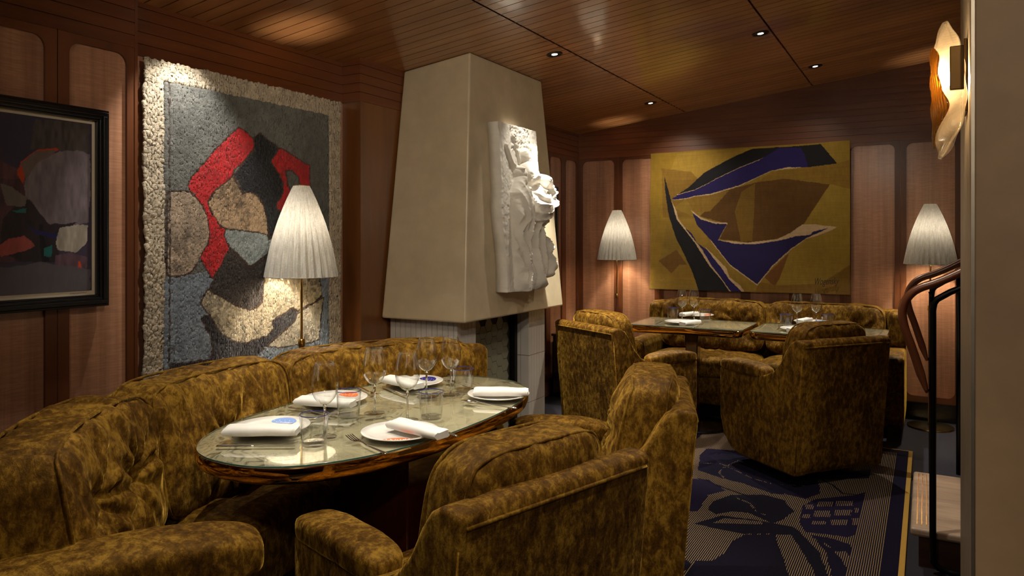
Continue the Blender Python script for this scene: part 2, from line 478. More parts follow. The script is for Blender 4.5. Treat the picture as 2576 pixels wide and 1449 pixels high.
# far wall
b=B().box((XW-.1,YF+.012,0),(XR+.1,YF+.1,3.1)); wall_far=struct(b.build('wall_far','panel_wood'))
fb=B(); st=[-2.82,-2.43,-2.05,-1.67,-1.31,-.93,-.555,-.175,.215,.60,.98,1.36,1.74,2.12]
for i in range(len(st)-1):
    bay_frame(fb,st[i]+.0015,st[i+1]-.0015,.13,FZ,st[i]+.04,st[i+1]-.038,PB,PT,.045,lambda a,c,d:(a,YF+d,c),.012)
o=struct(fb.build('trim_1','trim_wood',norm=False))
o=struct(frieze_far('trim_2',XW,XR,YF-.004).build('trim_2','frieze_wood',norm=False))
struct(B().box((XW,YF-.006,0),(XR,YF+.05,.13)).build('baseboard_far','skirting_black'))
struct(B().box((XW,YF-.02,.128),(XR,YF+.03,.136)).build('trim_3','black_gloss'))
# left wall, panelled bay near the camera (stands 10 cm proud of the tapestry recess)
YL1=1.783
struct(B().box((XB-.12,YBK,0),(XB-.012,YL1,2.6)).build('wall_left','panel_wood'))
fb=B(); y=YL1; ys=[y]
while y>YBK: y-=.305; ys.append(y)
for i in range(len(ys)-1):
    bay_frame(fb,ys[i+1]+.0015,ys[i]-.0015,.13,FZ,ys[i+1]+.042,ys[i]-.042,PB,PT+.005,.045,lambda a,c,d:(XB-d,a,c),.012)
struct(fb.build('trim_4','trim_wood',norm=False))
struct(frieze_side(XB+.002,YBK,YL1).build('trim_5','frieze_wood',norm=False))
struct(B().box((XB-.12,YL1-.012,.0),(XB+.003,YL1,2.6)).build('trim_6','trim_wood'))
struct(B().box((XB-.05,YBK,0),(XB+.004,YL1-.001,.13)).build('baseboard_left','skirting_black'))
# recess behind the big tapestry
struct(B().box((XW-.1,YL1,0),(XW,3.07,2.6)).build('wall_recess','panel_wood'))
struct(frieze_side(XW+.006,YL1,3.06).build('trim_7','frieze_wood',norm=False))
# chimney breast
struct(B().box((XW-.1,3.06,0),(XC,4.62,FZ)).build('wall_chimney','pilaster_wood'))
struct(B().box((XC-.0,3.055,0),(XC+.006,3.075,FZ)).build('trim_8','pilaster_wood'))
b=frieze_side(XC+.006,3.05,4.62)
p=frieze_prof(FZ,ceil(XW)+.03); n=len(p)
v=[(XW,3.05-dx,z) for z,dx in p]+[(XC+.006,3.05-dx,z) for z,dx in p]
b.add(v,[(i,n+i,n+i+1,i+1) for i in range(n-1)])
struct(b.build('trim_9','frieze_wood',norm=False))
# left wall beyond the chimney
struct(B().box((XW-.1,4.62,0),(XW-.012,YF+.1,2.6)).build('wall_left_far','panel_wood'))
fb=B(); y=YF; ys=[y]
for k in range(5): y-=.313; ys.append(y)
for i in range(len(ys)-1):
    bay_frame(fb,ys[i+1]+.0015,ys[i]-.0015,.13,FZ,ys[i+1]+.04,ys[i]-.042,PB,PT,.045,lambda a,c,d:(XW-d,a,c),.012)
struct(fb.build('trim_10','trim_wood',norm=False))
struct(frieze_side(XW+.004,4.62,YF).build('trim_11','frieze_wood',norm=False))
# walls behind and to the right of the camera
struct(B().box((XR,YBK,0),(XR+.1,YF+.1,3.1)).build('wall_right','panel_wood'))
struct(B().box((XW-.1,YBK-.1,0),(XR+.1,YBK,3.1)).build('wall_back','trim_wood'))
# ------------------------------------------------------------------ column at the right with a brushed metal edge
b=B().box((.106,2.21,0),(.62,2.89,2.85)); col=b.build('wall_column','column_paint'); struct(col); bevel(col,.004,2)
b=B().box((.098,2.206,0),(.106,2.89,2.85)); struct(b.build('trim_12','aluminium'))
# ------------------------------------------------------------------ chimney hood
X1b,X1t=-2.116,-2.218; Y0b,Y1b=3.225,4.42; Y0t,Y1t=3.43,4.30; zb=.90
hood=thing('fireplace_hood','tall tapering beige plaster fireplace hood hanging from the ceiling','fireplace hood',(-2.4,3.82,.9))
b=B(); zt1=ceil(X1t)-.001; zt0=ceil(XC)-.001
V=[(XC+.008,Y0b,zb),(X1b,Y0b,zb),(X1b,Y1b,zb),(XC+.008,Y1b,zb),(XC+.008,Y0t,zt0),(X1t,Y0t,zt1),(X1t,Y1t,zt1),(XC+.008,Y1t,zt0)]
b.add(V,[(0,3,2,1),(4,5,6,7),(0,1,5,4),(1,2,6,5),(2,3,7,6),(3,0,4,7)])
o=b.build('hood_body','hood_paint',hood,world=True); bevel(o,.012,4)
# small tile pieces under the hood
XBs=-2.217
fp=thing('fireplace','white tiled fireplace under the hood with a dark hexagon tiled back','fireplace',(-2.45,3.82,0))
b=B(); g=.003
b.box((XC+.01,3.31,0),(XBs-.01,3.47,.898)); b.box((XC+.01,4.14,0),(XBs-.01,4.33,.898)); b.box((XC+.01,3.47,0),(XBs-.01,4.14,.03))
b.build('surround_core','grout',fp,world=True)
def tiles(b,u0,u1,w,z0,z1,P,rows=(0.,.30,.60,.90)):
    u=u0
    while u<u1-.005:
        u2=min(u+w,u1)
        for k in range(len(rows)-1):
            a,c=max(rows[k],z0),min(rows[k+1],z1)
            if c-a>.02: 
                p0=P(u+g/2,a+g/2,0); p1=P(u2-g/2,c-g/2,1); lo=[min(p0[i],p1[i]) for i in range(3)]; hi=[max(p0[i],p1[i]) for i in range(3)]
                b.box(lo,hi)
        u=u2
b=B()
tiles(b,XC+.012,XBs,.0365,0,.898,lambda u,z,d:(u,3.312-.012*d,z))
tiles(b,3.30,3.49,.0365,0,.898,lambda u,z,d:(XBs-.012+.012*d,u,z))
tiles(b,4.12,4.345,.0365,0,.898,lambda u,z,d:(XBs-.012+.012*d,u,z))
tiles(b,XBs-.12,XBs-.001,.06,0,.898,lambda u,z,d:(u,4.14-.020*d,z))
tiles(b,XBs-.12,XBs-.001,.06,0,.898,lambda u,z,d:(u,3.47+.020*d,z))
o=b.build('wall_tiles','tile_white',fp,world=True)
b=B().box((XC+.01,3.48,0),(-2.345,4.13,.898)); b.build('firebox_back','grout',fp,world=True)
b=B(); R=.045
for j in range(-1,14):
    for i in range(-1,10):
        cy=3.49+i*R*1.5*1.0; cz=.0+j*R*math.sqrt(3)+(R*math.sqrt(3)/2 if i%2 else 0)
        if cy-R<3.47 or cy+R>4.14 or cz<-.01 or cz>.855: continue
        b.prism([(cy+(R-.002)*math.cos(PI/3*k),cz+(R-.002)*math.sin(PI/3*k)) for k in range(6)],'x',-2.345,-2.339)
b.build('hexagon_tiles','hex_tile',fp,world=True)
b=B().box((-2.338,4.085,0.031),(-2.300,4.119,.897)).box((-2.338,3.491,0.031),(-2.300,3.51,.897)).box((-2.338,3.491,.885),(-2.300,4.119,.897))
b.build('firebox_frame','black_metal',fp,world=True)
# ------------------------------------------------------------------ plaster relief (generic draped figure)
rel=thing('plaster_relief','white plaster relief slab with a draped standing figure, mounted on the fireplace hood','sculpture',(-2.1,3.79,1.05))
ny,nz=170,300
yy=np.linspace(-.235,.235,ny); zz=np.linspace(0,.97,nz)
Yg,Zg=np.meshgrid(yy,zz,indexing='ij')
u=Yg/.235; t=Zg/.97
H=np.full(Yg.shape,.075)
def blob(cy,cz,ry,rz,a,p=2.,rot=0):
    dy=Yg-cy; dz=Zg-cz; c,s=math.cos(rot),math.sin(rot); q=((dy*c+dz*s)/ry)**2+((-dy*s+dz*c)/rz)**2
    return a*np.clip(1-q,0,None)**(1/p)
def seg(pts,r0,r1,a):
    out=np.zeros(Yg.shape)
    for i in range(len(pts)-1):
        (ay,az),(by,bz)=pts[i],pts[i+1]; vx,vy=by-ay,bz-az; L=vx*vx+vy*vy
        tt=np.clip(((Yg-ay)*vx+(Zg-az)*vy)/L,0,1); d=np.hypot(Yg-ay-tt*vx,Zg-az-tt*vy)
        k=(i+tt)/(len(pts)-1); r=r0+(r1-r0)*k
        out=np.maximum(out,a*np.sqrt(np.clip(1-(d/r)**2,0,None)))
    return out
fold=lambda ph,fr,am: am*np.abs(np.sin(ph*fr))
body=np.maximum.reduce([
    blob(.10,.50,.12,.14,.125),
    blob(.06,.69,.075,.085,.085),
    blob(-.05,.68,.045,.055,.070),
    blob(-.06,.46,.085,.20,.10,2.5),
    seg([(-.05,.66),(-.10,.56),(-.04,.50)],.045,.035,.07),
    seg([(.14,.66),(.205,.58),(.17,.50)],.04,.04,.135),
    seg([(.05,.42),(.11,.26),(.09,.05)],.10,.06,.075),
    seg([(-.05,.40),(-.08,.24),(-.09,.04)],.10,.07,.065),
    seg([(.15,.30),(.20,.18),(.19,.10)],.03,.04,.10),
    blob(.05,.80,.05,.05,.045)])
m=np.clip(body/.04,0,1)
def sharp(ph): return 1-2*np.abs(np.sin(ph))**.6
wv=(vnoise(Yg*9+3,Zg*9+3,6,2)-.5)
f1=sharp((Zg-5.0*(Yg-.07-.2*(Zg-.5))**2)*62+wv*5)*.011*np.clip((Zg-.36)/.06,0,1)*np.clip((.66-Zg)/.07,0,1)*np.clip((Yg+.02)/.04,0,1)
f2=sharp((Yg+.05*np.sin(Zg*6)+.03*(Zg)*np.sign(Yg))*52+wv*6)*.018*np.clip((.42-Zg)/.08,0,1)
f3=sharp((Yg*1.1+Zg*.35)*60+wv*5)*.008*np.clip((.0-Yg)/.03,0,1)*np.clip((.66-Zg)/.1,0,1)*np.clip((Zg-.3)/.1,0,1)
f3+=sharp((Yg*.5-Zg*1.1)*46+wv*4)*.006*np.clip((Yg-.15)/.03,0,1)*np.clip((.70-Zg)/.06,0,1)*np.clip((Zg-.46)/.06,0,1)
hem=.016*(pip([(-.02,.60),(.05,.42),(.15,.36),(.2,.5),(.13,.66),(.05,.7)],Yg+wv*.02,Zg+wv*.02))
H+=body+m*(f1+f2+f3+hem)
H+=(vnoise(Yg*60+9,Zg*60,3,3)-.5)*.006*(1+3*((Zg>.82)&(np.abs(Yg-.02)<.12)))
H+=seg([(-.17,.84),(-.12,.76),(-.07,.72)],.014,.016,.018)+seg([(-.07,.91),(-.04,.84),(-.01,.76)],.022,.014,.014)+seg([(.05,.86),(.12,.85),(.13,.80)],.012,.014,.02)
edge=np.clip((u+1)/.05,0,1)
H=np.where(u<-.9,.072+(vnoise(Yg*5,Zg*30,5,3)-.5)*.01,H)
# broken left outline
wav=.012*np.sin(t*9)+.014*np.exp(-((t-.62)/.1)**2)
Yw=Yg+wav*np.clip((-u),0,1)
lean=(X1t-X1b)/(ceil(X1t)-zb)
def relP(Yv,Zv,Hv):
    Z=1.045+Zv; X=X1b+(Z-zb)*lean+.004+Hv
    return np.stack([X,3.79+Yv,Z],-1).reshape(-1,3)
Vf=relP(Yw,Zg,H); F=list(grid_faces(ny,nz))
Vb=relP(Yw,Zg,H*0); nF=len(Vf)
side=[]
per=[i*nz for i in range(ny)]+[(ny-1)*nz+j for j in range(1,nz)]+[i*nz+nz-1 for i in range(ny-2,-1,-1)]+[j for j in range(nz-2,0,-1)]
back=[nF+i for i in range(len(per))]
Vall=np.concatenate([Vf,Vb[per]])
for i in range(len(per)):
    j=(i+1)%len(per); side.append((per[i],per[j],back[j],back[i]))
o=mesh_obj('relief_slab',Vall,[tuple(f) for f in F]+side+[tuple(back)],'plaster',rel,world=True); fix_normals(o)
# ------------------------------------------------------------------ big wool tapestry in the recess
XT=-2.795
def tmap(poly): return [tuple(at_X(px,py,XT)[1:]) for px,py in poly]
TA=dict(
redA=[(589,320),(612,336),(626,351),(629,373),(601,406),(577,430),(574,444),(541,472),(518,492),(510,508),(519,535),(530,548),(542,571),(557,576),(549,591),(566,622),(548,658),(521,701),(505,675),(490,649),(500,628),(508,616),(514,589),(511,557),(503,530),(494,513),(478,495),(459,467),(470,448),(488,427),(530,379),(560,347)],
blkA=[(641,335),(690,373),(681,391),(668,407),(681,427),(699,456),(702,480),(696,498),(684,513),(686,528),(715,520),(735,545),(705,565),(692,576),(664,602),(661,575),(658,545),(652,515),(637,492),(619,483),(601,486),(590,465),(577,442),(601,409),(629,376),(626,350)],
redB=[(693,372),(767,418),(770,490),(745,490),(738,445),(723,430),(707,430),(711,465),(721,483),(714,504),(708,519),(701,534),(686,528),(684,513),(701,486),(701,462),(690,439),(668,407),(681,391)],
beiA=[(574,445),(598,486),(619,483),(637,492),(652,519),(660,555),(662,591),(637,585),(554,576),(542,569),(530,548),(518,530),(511,510),(530,480)],
beiB=[(410,482),(468,482),(494,513),(505,535),(511,557),(514,589),(508,616),(497,635),(490,649),(480,670),(462,687),(445,695),(408,694)],
gryA=[(554,576),(637,585),(662,591),(664,603),(694,576),(735,560),(740,590),(684,622),(645,650),(617,671),(590,645),(566,622),(549,592)],
broA=[(564,626),(617,672),(684,624),(735,590),(740,640),(690,660),(672,675),(655,695),(650,752),(637,770),(616,779),(586,770),(545,745),(512,729),(521,708)],
creA=[(512,729),(548,747),(586,770),(616,779),(637,772),(649,759),(653,696),(672,675),(700,640),(785,660),(797,723),(799,744),(779,759),(738,782),(726,773),(675,806),(677,827),(661,845),(607,862),(577,859),(545,839),(518,794),(491,764),(506,732)],
drkA=[(503,791),(518,797),(545,839),(577,859),(607,862),(661,843),(677,827),(675,806),(726,775),(736,788),(732,806),(667,862),(637,892),(600,940),(423,1020),(418,915),(515,904),(524,874),(518,848),(493,800)],
creB=[(803,747),(791,854),(747,865),(696,874),(661,871),(732,806),(738,788),(779,761)])
TC=dict(redA='b01016',blkA='0b0a10',redB='a81014',beiA='a88c6c',beiB='9d8a76',gryA='8f9796',broA='2e241f',creA='b9ab90',drkA='1f1b22',creB='bdb39f')
y0,y1=1.847,2.987; z0,z1=.50,2.088
nx,nz=330,470
Y,Z=np.meshgrid(np.linspace(y0,y1,nx),np.linspace(z0,z1,nz),indexing='ij')
wy=Y+(vnoise(Y*40,Z*40,11,2)-.5)*.008; wz=Z+(vnoise(Y*40+9,Z*40+9,12,2)-.5)*.008
col=np.zeros(Y.shape+(3,)); 
mot=vnoise(Y*14,Z*14,21,4)
def setc(mask,h,var=.3):
    c=np.array(hexc(h)); k=(1+(mot[mask]-.5)*2*var)[:,None]; col[mask]=c*k
setc(np.ones(Y.shape,bool),'5e5e59',.35)
low=(wz<1.19+.1*(Y-2.0)); setc(low,'76808c',.3)
hgt=np.zeros(Y.shape)
line=np.zeros(Y.shape)
for k,pl in TA.items():
    P=tmap(pl); ins=pip(P,wy,wz); setc(ins,TC[k],.35 if k[:3] in('bei','cre') else .25)
    if k[:3] in('bei','cre'):
        mm=ins&(vnoise(Y*60,Z*60,33,3)*.5+vnoise(Y*7,Z*7,34,3)*.5>.56); col[mm]*=.55
    d=pdist(P,wy,wz); line=np.where(ins,0,line); e=d<.0035; line[e]=1; hgt+=np.where(ins,.002,0)*1.0; ck=hexc('3a2414'); col[e]=np.array(ck)
il,ir=at_X(402,500,XT)[1],at_X(817,500,XT)[1]; itop=2.005
border=(wy<il)|(wy>ir)|(wz>itop)
col[border]=(np.array(hexc('b5a68f'))[None]*(1+(mot[border]-.5)[:,None]*.4))
ed=(np.abs(wy-il)<.006)|(np.abs(wy-ir)<.004); ed&=(wz<itop+.005); ed|=(np.abs(wz-itop)<.005)&(wy>il)&(wy<ir)
col[ed]=np.array(hexc('1a1418'))
ed2=(np.abs(wy-il-.024)<.003)&(wz<itop); col[ed2]=np.array(hexc('3a2c24'))
pile=(vnoise(Y*150,Z*110,40,2)-.5)*.009+(vnoise(Y*30,Z*22,41,2)-.5)*.005+(vnoise(Y*4,Z*4,42,2)-.5)*.02+.0012*np.sin(Y*2*PI/.0105)
pile=np.where(border,pile*.9,pile*.5)+.018
pile-=np.where(ed,.006,0)
edgeY=Y+(vnoise(Z*9,Z*0+3,50,3)-.5)*.02*np.clip((y0+.03-Y)/.03,0,1)-(.02*(Z-1.5)*-.0)
Vf=np.stack([XT+pile,edgeY,Z],-1).reshape(-1,3)
o=mesh_obj('wool_wall_tapestry',Vf,grid_faces(nx,nz),'wool_tapestry',None,loc=(XT,2.417,1.29),world=True,paint=np.clip(col,0,1).reshape(-1,3))
md=o.modifiers.new('thick','SOLIDIFY'); md.thickness=.014; md.offset=-1 if False else 1
fix=o; tag(o,'large shaggy wool tapestry with red, black and cream shapes, on the left wall','tapestry')
# ------------------------------------------------------------------ yellow tapestry on the far wall
YT=YF-.045
def cmap(pts,ox,oy,s,f): return [f(ox+x/s,oy+y/s) for x,y in pts]
fy=lambda px,py:(lambda p:(p[0],p[2]))(at_Y(px,py,YT))
W=lambda pts:cmap(pts,1600,330,3.22,fy)
shapes=[
 ([(112,180),(500,165),(540,420),(300,560),(200,1000),(112,1275)],'8a6d1e'),
 ([(500,165),(1000,130),(560,345),(430,450),(290,545),(240,400),(330,180)],'93762a'),
 ([(200,300),(450,330),(560,440),(300,620),(480,700),(220,700)],'7a5c1c'),
 ([(340,710),(500,720),(600,900),(420,980)],'8f7228'),
 ([(180,1050),(330,960),(420,1090),(280,1150)],'6b4a17'),
 ([(250,1190),(350,1080),(440,1080),(480,1240)],'87691f'),
 ([(520,690),(740,480),(985,415),(1200,385),(1570,430),(1380,750),(1200,860),(950,905),(680,875),(740,750)],'56380c'),
 ([(400,545),(760,480),(600,650),(480,660)],'7d5f1e'),
 ([(970,425),(940,890),(850,890),(798,650),(860,490)],'6f5314'),
 ([(985,415),(1100,330),(1390,292),(1630,262),(1738,230),(1738,470),(1570,425),(1200,385)],'7b5e1a'),
 ([(1570,430),(1738,470),(1738,1080),(1500,1230),(1250,1250),(1140,1240),(1240,980),(1380,870),(1628,777),(1360,757)],'8d7326'),
 ([(1040,1180),(1240,985),(1160,1200),(1120,1260)],'6b4315'),
 ([(1000,1220),(1140,1250),(1500,1235),(1738,1080),(1738,1330),(960,1330)],'765818'),
 ([(670,880),(900,905),(1150,872),(1250,825),(1350,757),(1460,757),(1632,777),(1560,815),(1440,855),(1380,872),(1250,965),(1100,1105),(985,1250),(760,1085),(620,905),(448,640),(530,700),(650,738),(745,742),(672,875)],'b99e7c'),
 ([(285,558),(330,512),(480,467),(640,388),(850,288),(1005,228),(1390,285),(1100,322),(850,445),(600,518),(480,528),(395,552)],'b99e7c'),
 ([(285,550),(430,450),(560,340),(760,230),(940,145),(1500,105),(1630,260),(1390,290),(1360,200),(1330,130),(1170,140),(995,233),(850,295),(640,397),(480,473),(330,515)],'0e0c12'),
 ([(285,556),(400,545),(480,522),(600,510),(850,438),(1100,320),(1230,292),(1390,290),(1370,200),(1330,130),(1160,135),(1000,235),(850,300),(640,400),(480,476),(330,519)],'1c1250'),
 ([(225,365),(285,560),(345,720),(400,780),(470,880),(620,1100),(790,1330),(520,1320),(440,1100),(330,870),(260,650),(235,480)],'0f0d13'),
 ([(285,560),(330,650),(350,712),(500,905),(540,960),(620,1090),(700,1150),(800,1326),(782,1326),(700,1205),(600,1090),(480,900),(335,715)],'b99e7c'),
 ([(690,1060),(740,1110),(760,1180),(850,1250),(880,1300),(970,1330),(890,1330),(760,1200),(560,930)],'b99e7c'),
 ([(400,780),(460,830),(500,905),(580,960),(700,1110),(760,1200),(890,1330),(795,1330),(700,1195),(615,1085),(545,960),(470,870)],'1c1250'),
 ([(460,660),(530,715),(650,750),(738,752),(668,882),(800,912),(950,917),(1150,887),(1300,850),(1420,838),(1430,815),(1560,785),(1500,815),(1380,868),(1250,955),(1100,1095),(985,1240),(760,1075),(620,895),(500,760)],'1a1148'),
]
TL,TR,BR,BL=[fy(*p) for p in ((1636,386),(2139,354),(2139,742),(1635,727))]
nx,nz=460,330
U,Vv=np.meshgrid(np.linspace(0,1,nx),np.linspace(0,1,nz),indexing='ij')
Xg=(BL[0]*(1-U)+BR[0]*U)*(1-Vv)+(TL[0]*(1-U)+TR[0]*U)*Vv
Zg=(BL[1]*(1-U)+BR[1]*U)*(1-Vv)+(TL[1]*(1-U)+TR[1]*U)*Vv
col=np.zeros(Xg.shape+(3,)); col[:]=np.array(hexc('8c7024'))
wx=Xg+(vnoise(Xg*60,Zg*60,61,2)-.5)*.006; wz=Zg+(vnoise(Xg*60+7,Zg*60,62,2)-.5)*.006
for pl,h in shapes: col[pip(W(pl),wx,wz)]=np.array(hexc(h))*1.15
col*=(1+(vnoise(Xg*8,Zg*300,63,2)-.5)*.25)[...,None]
dep=.012*np.sin(U*9+2*np.sin(Vv*3))*(1-.6*U)+.012*np.sin((U*1.2+Vv)*8)*np.exp(-((Vv-.8)/.4)**2)+(vnoise(U*6,Vv*5,64,3)-.5)*.02
Vf=np.stack([Xg,YT-.004+dep*1.5,Zg],-1).reshape(-1,3)
tap=thing('woven_wall_tapestry','mustard yellow woven tapestry with black and indigo sweeping shapes, on the far wall','tapestry',(float((BL[0]+BR[0])/2),YT,1.4))
o=mesh_obj('cloth',Vf,[f[::-1] for f in grid_faces(nx,nz)],'woven_tapestry',tap,world=True,paint=np.clip(col,0,1).reshape(-1,3))
md=o.modifiers.new('thick','SOLIDIFY'); md.thickness=.005; md.offset=-1
cu=bpy.data.curves.new('sig','FONT'); cu.body='Wogensky'; cu.size=.075; cu.shear=.5; cu.extrude=.0005
to=bpy.data.objects.new('sig',cu); C.objects.link(to)
bpy.context.view_layer.update()
me=bpy.data.meshes.new_from_object(to); bpy.data.objects.remove(to)
so=bpy.data.objects.new('signature',me); C.objects.link(so); me.materials.clear(); me.materials.append(MAT['thread_brown'])
p0=fy(2048,716); so.parent=tap; so.rotation_euler=(PI/2,-.06,0); so.location=(p0[0]-tap.location.x,-.028,p0[1]-tap.location.z); so.scale=(.55,1.,1)
so['label']='dark stitched handwritten signature'
# ------------------------------------------------------------------ framed print on the left bay
pic=thing('framed_print','black framed abstract print of grey rounded shapes on the panelled wall at left','picture',(XB,1.35,1.10))
py0,py1=1.03,1.65; pz0,pz1=1.095,1.83; fwid=.044
b=B()
def fr(b,a0,a1,c0,c1,w,x0,x1,steps=((0,1.),)):
    for (s0,s1,xo) in steps:
        o0,o1=s0*w,s1*w
        b.box((x0,a0+o0,c0+o0),(x0+xo,a1-o0,c0+o1)); b.box((x0,a0+o0,c1-o1),(x0+xo,a1-o0,c1-o0))
        b.box((x0,a0+o0,c0+o1),(x0+xo,a0+o1,c1-o1)); b.box((x0,a1-o1,c0+o1),(x0+xo,a1-o0,c1-o1))
fr(b,py0,py1,pz0,pz1,fwid,XB+.001,0,((0,.2,.030),(.2,.55,.036),(.55,.8,.030),(.8,1.,.024)))
o=b.build('frame','black_frame',pic,world=True); bevel(o,.002,2)
B().box((XB+.001,py0+.02,pz0+.02),(XB+.012,py1-.02,pz1-.02)).build('mat_board','mat_board',pic,world=True)
a0,a1,c0,c1=py0+fwid+.012,py1-fwid-.012,pz0+fwid+.016,pz1-fwid-.012
fx=lambda px,py:tuple(at_X(px,py,XB+.014)[1:])
K1=lambda p:cmap(p,0,0,2.862,fx); K2=lambda p:cmap(p,0,450,2.862,fx)
nx,nz=200,240
Y,Z=np.meshgrid(np.linspace(a0,a1,nx),np.linspace(c0,c1,nz),indexing='ij'); col=np.zeros(Y.shape+(3,)); col[:]=np.array(hexc('3d3648'))
wy=Y+(vnoise(Y*50,Z*50,71,2)-.5)*.008; wz=Z+(vnoise(Y*50,Z*50+5,72,2)-.5)*.008
def pc(P,h,streak=0):
    m=pip(P,wy,wz); c=np.array(hexc(h)); k=1+(vnoise(Y*90,Z*25,73,2)[m]-.5)*streak; col[m]=c[None]*k[:,None]
pc(K1([(250,860),(640,880),(650,1100),(430,1080),(220,1070)]),'4a4240',1.)
pc(K1([(0,1150),(130,1220),(200,1449),(0,1449)]),'5c3a40',.8)
pc(K2([(0,0),(220,0),(300,300),(200,600),(0,600)]),'4b3038',1.)
pc(K1([(120,1260),(150,1160),(270,1080),(415,1065),(420,1085),(290,1120),(180,1240),(175,1330)]),'b5401e')
pc(K1([(150,1170),(260,1090),(400,1080),(330,1250),(190,1300)]),'6a5a54',.3)
pc(K1([(185,1449),(180,1300),(260,1180),(430,1085),(560,1085),(650,1110),(650,1449)]),'75696f',.7)
pc(K2([(200,0),(650,0),(640,310),(560,330),(350,330),(240,270)]),'75696f',.7)
pc(K2([(160,130),(220,150),(350,330),(560,310),(420,400),(430,560),(380,600),(150,600),(0,520),(20,300)]),'2b2228',.6)
pc(K2([(0,30),(80,60),(200,130),(180,200),(50,190)]),'6b625e',.3)
pc(K2([(0,480),(60,430),(170,410),(260,480),(180,520),(0,560)]),'9a4a44',.5)
pc(K2([(430,350),(560,330),(635,330),(620,470),(540,530),(420,510),(400,450)]),'a79d90',.7)
pc(K2([(280,330),(300,330),(360,600),(300,600)]),'14121c')
pc(K2([(90,230),(190,210),(180,250),(120,240)]),'1e6a6a'); pc(K2([(315,500),(380,480),(370,560),(320,560)]),'1e6a66')
pc(K2([(170,310),(260,370),(420,400),(400,430),(250,390)]),'221c58')
pc(K2([(390,600),(400,550),(500,530),(630,560),(630,640),(400,640)]),'5d4450',.9)
pc(K2([(560,590),(580,590),(585,640),(565,640)]),'c8461c')
pc(K2([(-500,640),(60,640),(300,600),(430,620),(650,650),(650,900),(-500,900)]),'585258',.15)
pc(K1([(-600,800),(-100,900),(-60,1200),(-500,1300)]),'54494a',.8); pc(K1([(-600,1300),(-60,1200),(-40,1449),(-40,1700),(-600,1900)]),'3a2a36',.8)
o=mesh_obj('print',np.stack([Y*0+XB+.0135,Y,Z],-1).reshape(-1,3),grid_faces(nx,nz),'print_paper',pic,world=True,paint=np.clip(col*.95,0,1).reshape(-1,3))
b=B()
for k in range(22):  # pencil signature under the print
    yk=py1-fwid-.085+k*.0028
b.tube([(XB+.0125,py1-fwid-.090+.0026*k,c0-.009+.004*abs(math.sin(k*1.9))*(1 if k%3 else .4)) for k in range(24)],.0005,5)
b.build('pencil_signature','thread_brown',pic,world=True)
# second small framed picture beyond the hood
pic2=thing('small_framed_picture','small black framed picture on the left wall, mostly hidden behind the hood','picture',(XW,5.47,1.2))
b=B(); fr(b,5.22,5.73,1.18,1.80,.03,XW+.001,0,((0,1,.03),)); b.build('frame','black_frame',pic2,world=True)
B().box((XW+.001,5.24,1.2),(XW+.012,5.71,1.78)).build('mat_board','mat_board',pic2,world=True)
B().box((XW+.012,5.32,1.28),(XW+.014,5.63,1.70)).build('print','leather',pic2,world=True)
# black cabinet in the corner
cab=thing('corner_cabinet','low black cabinet standing in the far left corner','cabinet',(-2.57,5.8,0))
o=B().box((-.21,-.2,.03),(.21,.3,.52)).build('body','black_gloss',cab); bevel(o,.004,2)
B().box((-.22,-.21,.52),(.22,.31,.54)).build('top','black_gloss',cab)
B().box((-.19,-.212,.05),(-.003,-.2,.5)).build('door','black_gloss',cab); B().box((.003,-.212,.05),(.19,-.2,.5)).build('door','black_gloss',cab)
B().box((-.19,-.19,0),(.19,.28,.03)).build('plinth','black_metal',cab)
# ------------------------------------------------------------------ rug
rx0,rx1,ry0,ry1=-1.42,-.078,.6,5.24
nx,ny=330,660
X,Y=np.meshgrid(np.linspace(rx0,rx1,nx),np.linspace(ry0,ry1,ny),indexing='ij')
fz=lambda px,py:tuple(at_z(px,py,0)[:2])
G=lambda p:cmap(p,1676,943,2.862,fz)
ink=np.zeros(X.shape); tone=np.zeros(X.shape)
far=vnoise(X*2.2+3,Y*2.0,81,2); wig=vnoise(X*18,Y*18,82,2)
vis=(Y>3.0)&(X>-1.45)
ink[(far+.1*wig>.56)&~vis]=1
def gi(p,v=1,tn=0):
    m=pip(G(p),X+(wig-.5)*.01,Y+(wig-.5)*.012); ink[m]=v
    if v: tone[m]=tn
gi([(250,540),(520,560),(900,760),(1500,690),(1560,730),(1450,760),(1090,770),(1110,870),(1000,910),(880,880),(760,870),(560,800),(400,760),(230,700)],1,.3)
gi([(330,930),(470,880),(700,880),(850,920),(920,1000),(840,1060),(760,1090),(600,1010),(480,1000),(360,1020),(300,990)],1,.0)
gi([(200,1090),(400,1030),(640,1060),(780,1090),(900,1110),(960,1150),(1100,1300),(1180,1500),(1100,1500),(900,1170),(780,1170),(900,1500),(700,1500),(640,1180),(330,1120)],1,.0)
gi([(120,1500),(700,1500),(790,1270),(770,1160),(560,1170),(470,1220),(430,1300),(330,1360),(200,1360)],1,.1)
gi([(150,760),(300,770),(430,850),(300,880),(230,1000),(150,1000)],1,.5)
gi([(960,1080),(980,960),(1080,910),(1280,890),(1480,870),(1450,820),(1500,820),(1540,960),(1520,1040),(1500,1130),(1300,1190),(1100,1160),(1000,1150)],1,.6)
gi([(1040,1170),(1200,1200),(1420,1270),(1510,1340),(1450,1400),(1340,1500),(1200,1500),(1150,1300)],1,.3)
for r in ((1090,930,1200,965),(1220,925,1345,960),(1000,950,1060,985),(1065,995,1180,1040),(1210,990,1330,1030),(1355,975,1385,1010),(980,1020,1040,1050),(1050,1070,1150,1095),(1185,1060,1305,1100),(1340,1050,1410,1100)):
    gi([(r[0],r[1]),(r[2],r[1]),(r[2],r[3]),(r[0],r[3])],0)
gi([(1250,1190),(1300,1195),(1350,1290),(1410,1300),(1340,1230)],0); gi([(330,1085),(420,1050),(560,1060),(690,1075),(690,1095),(480,1090)],0)
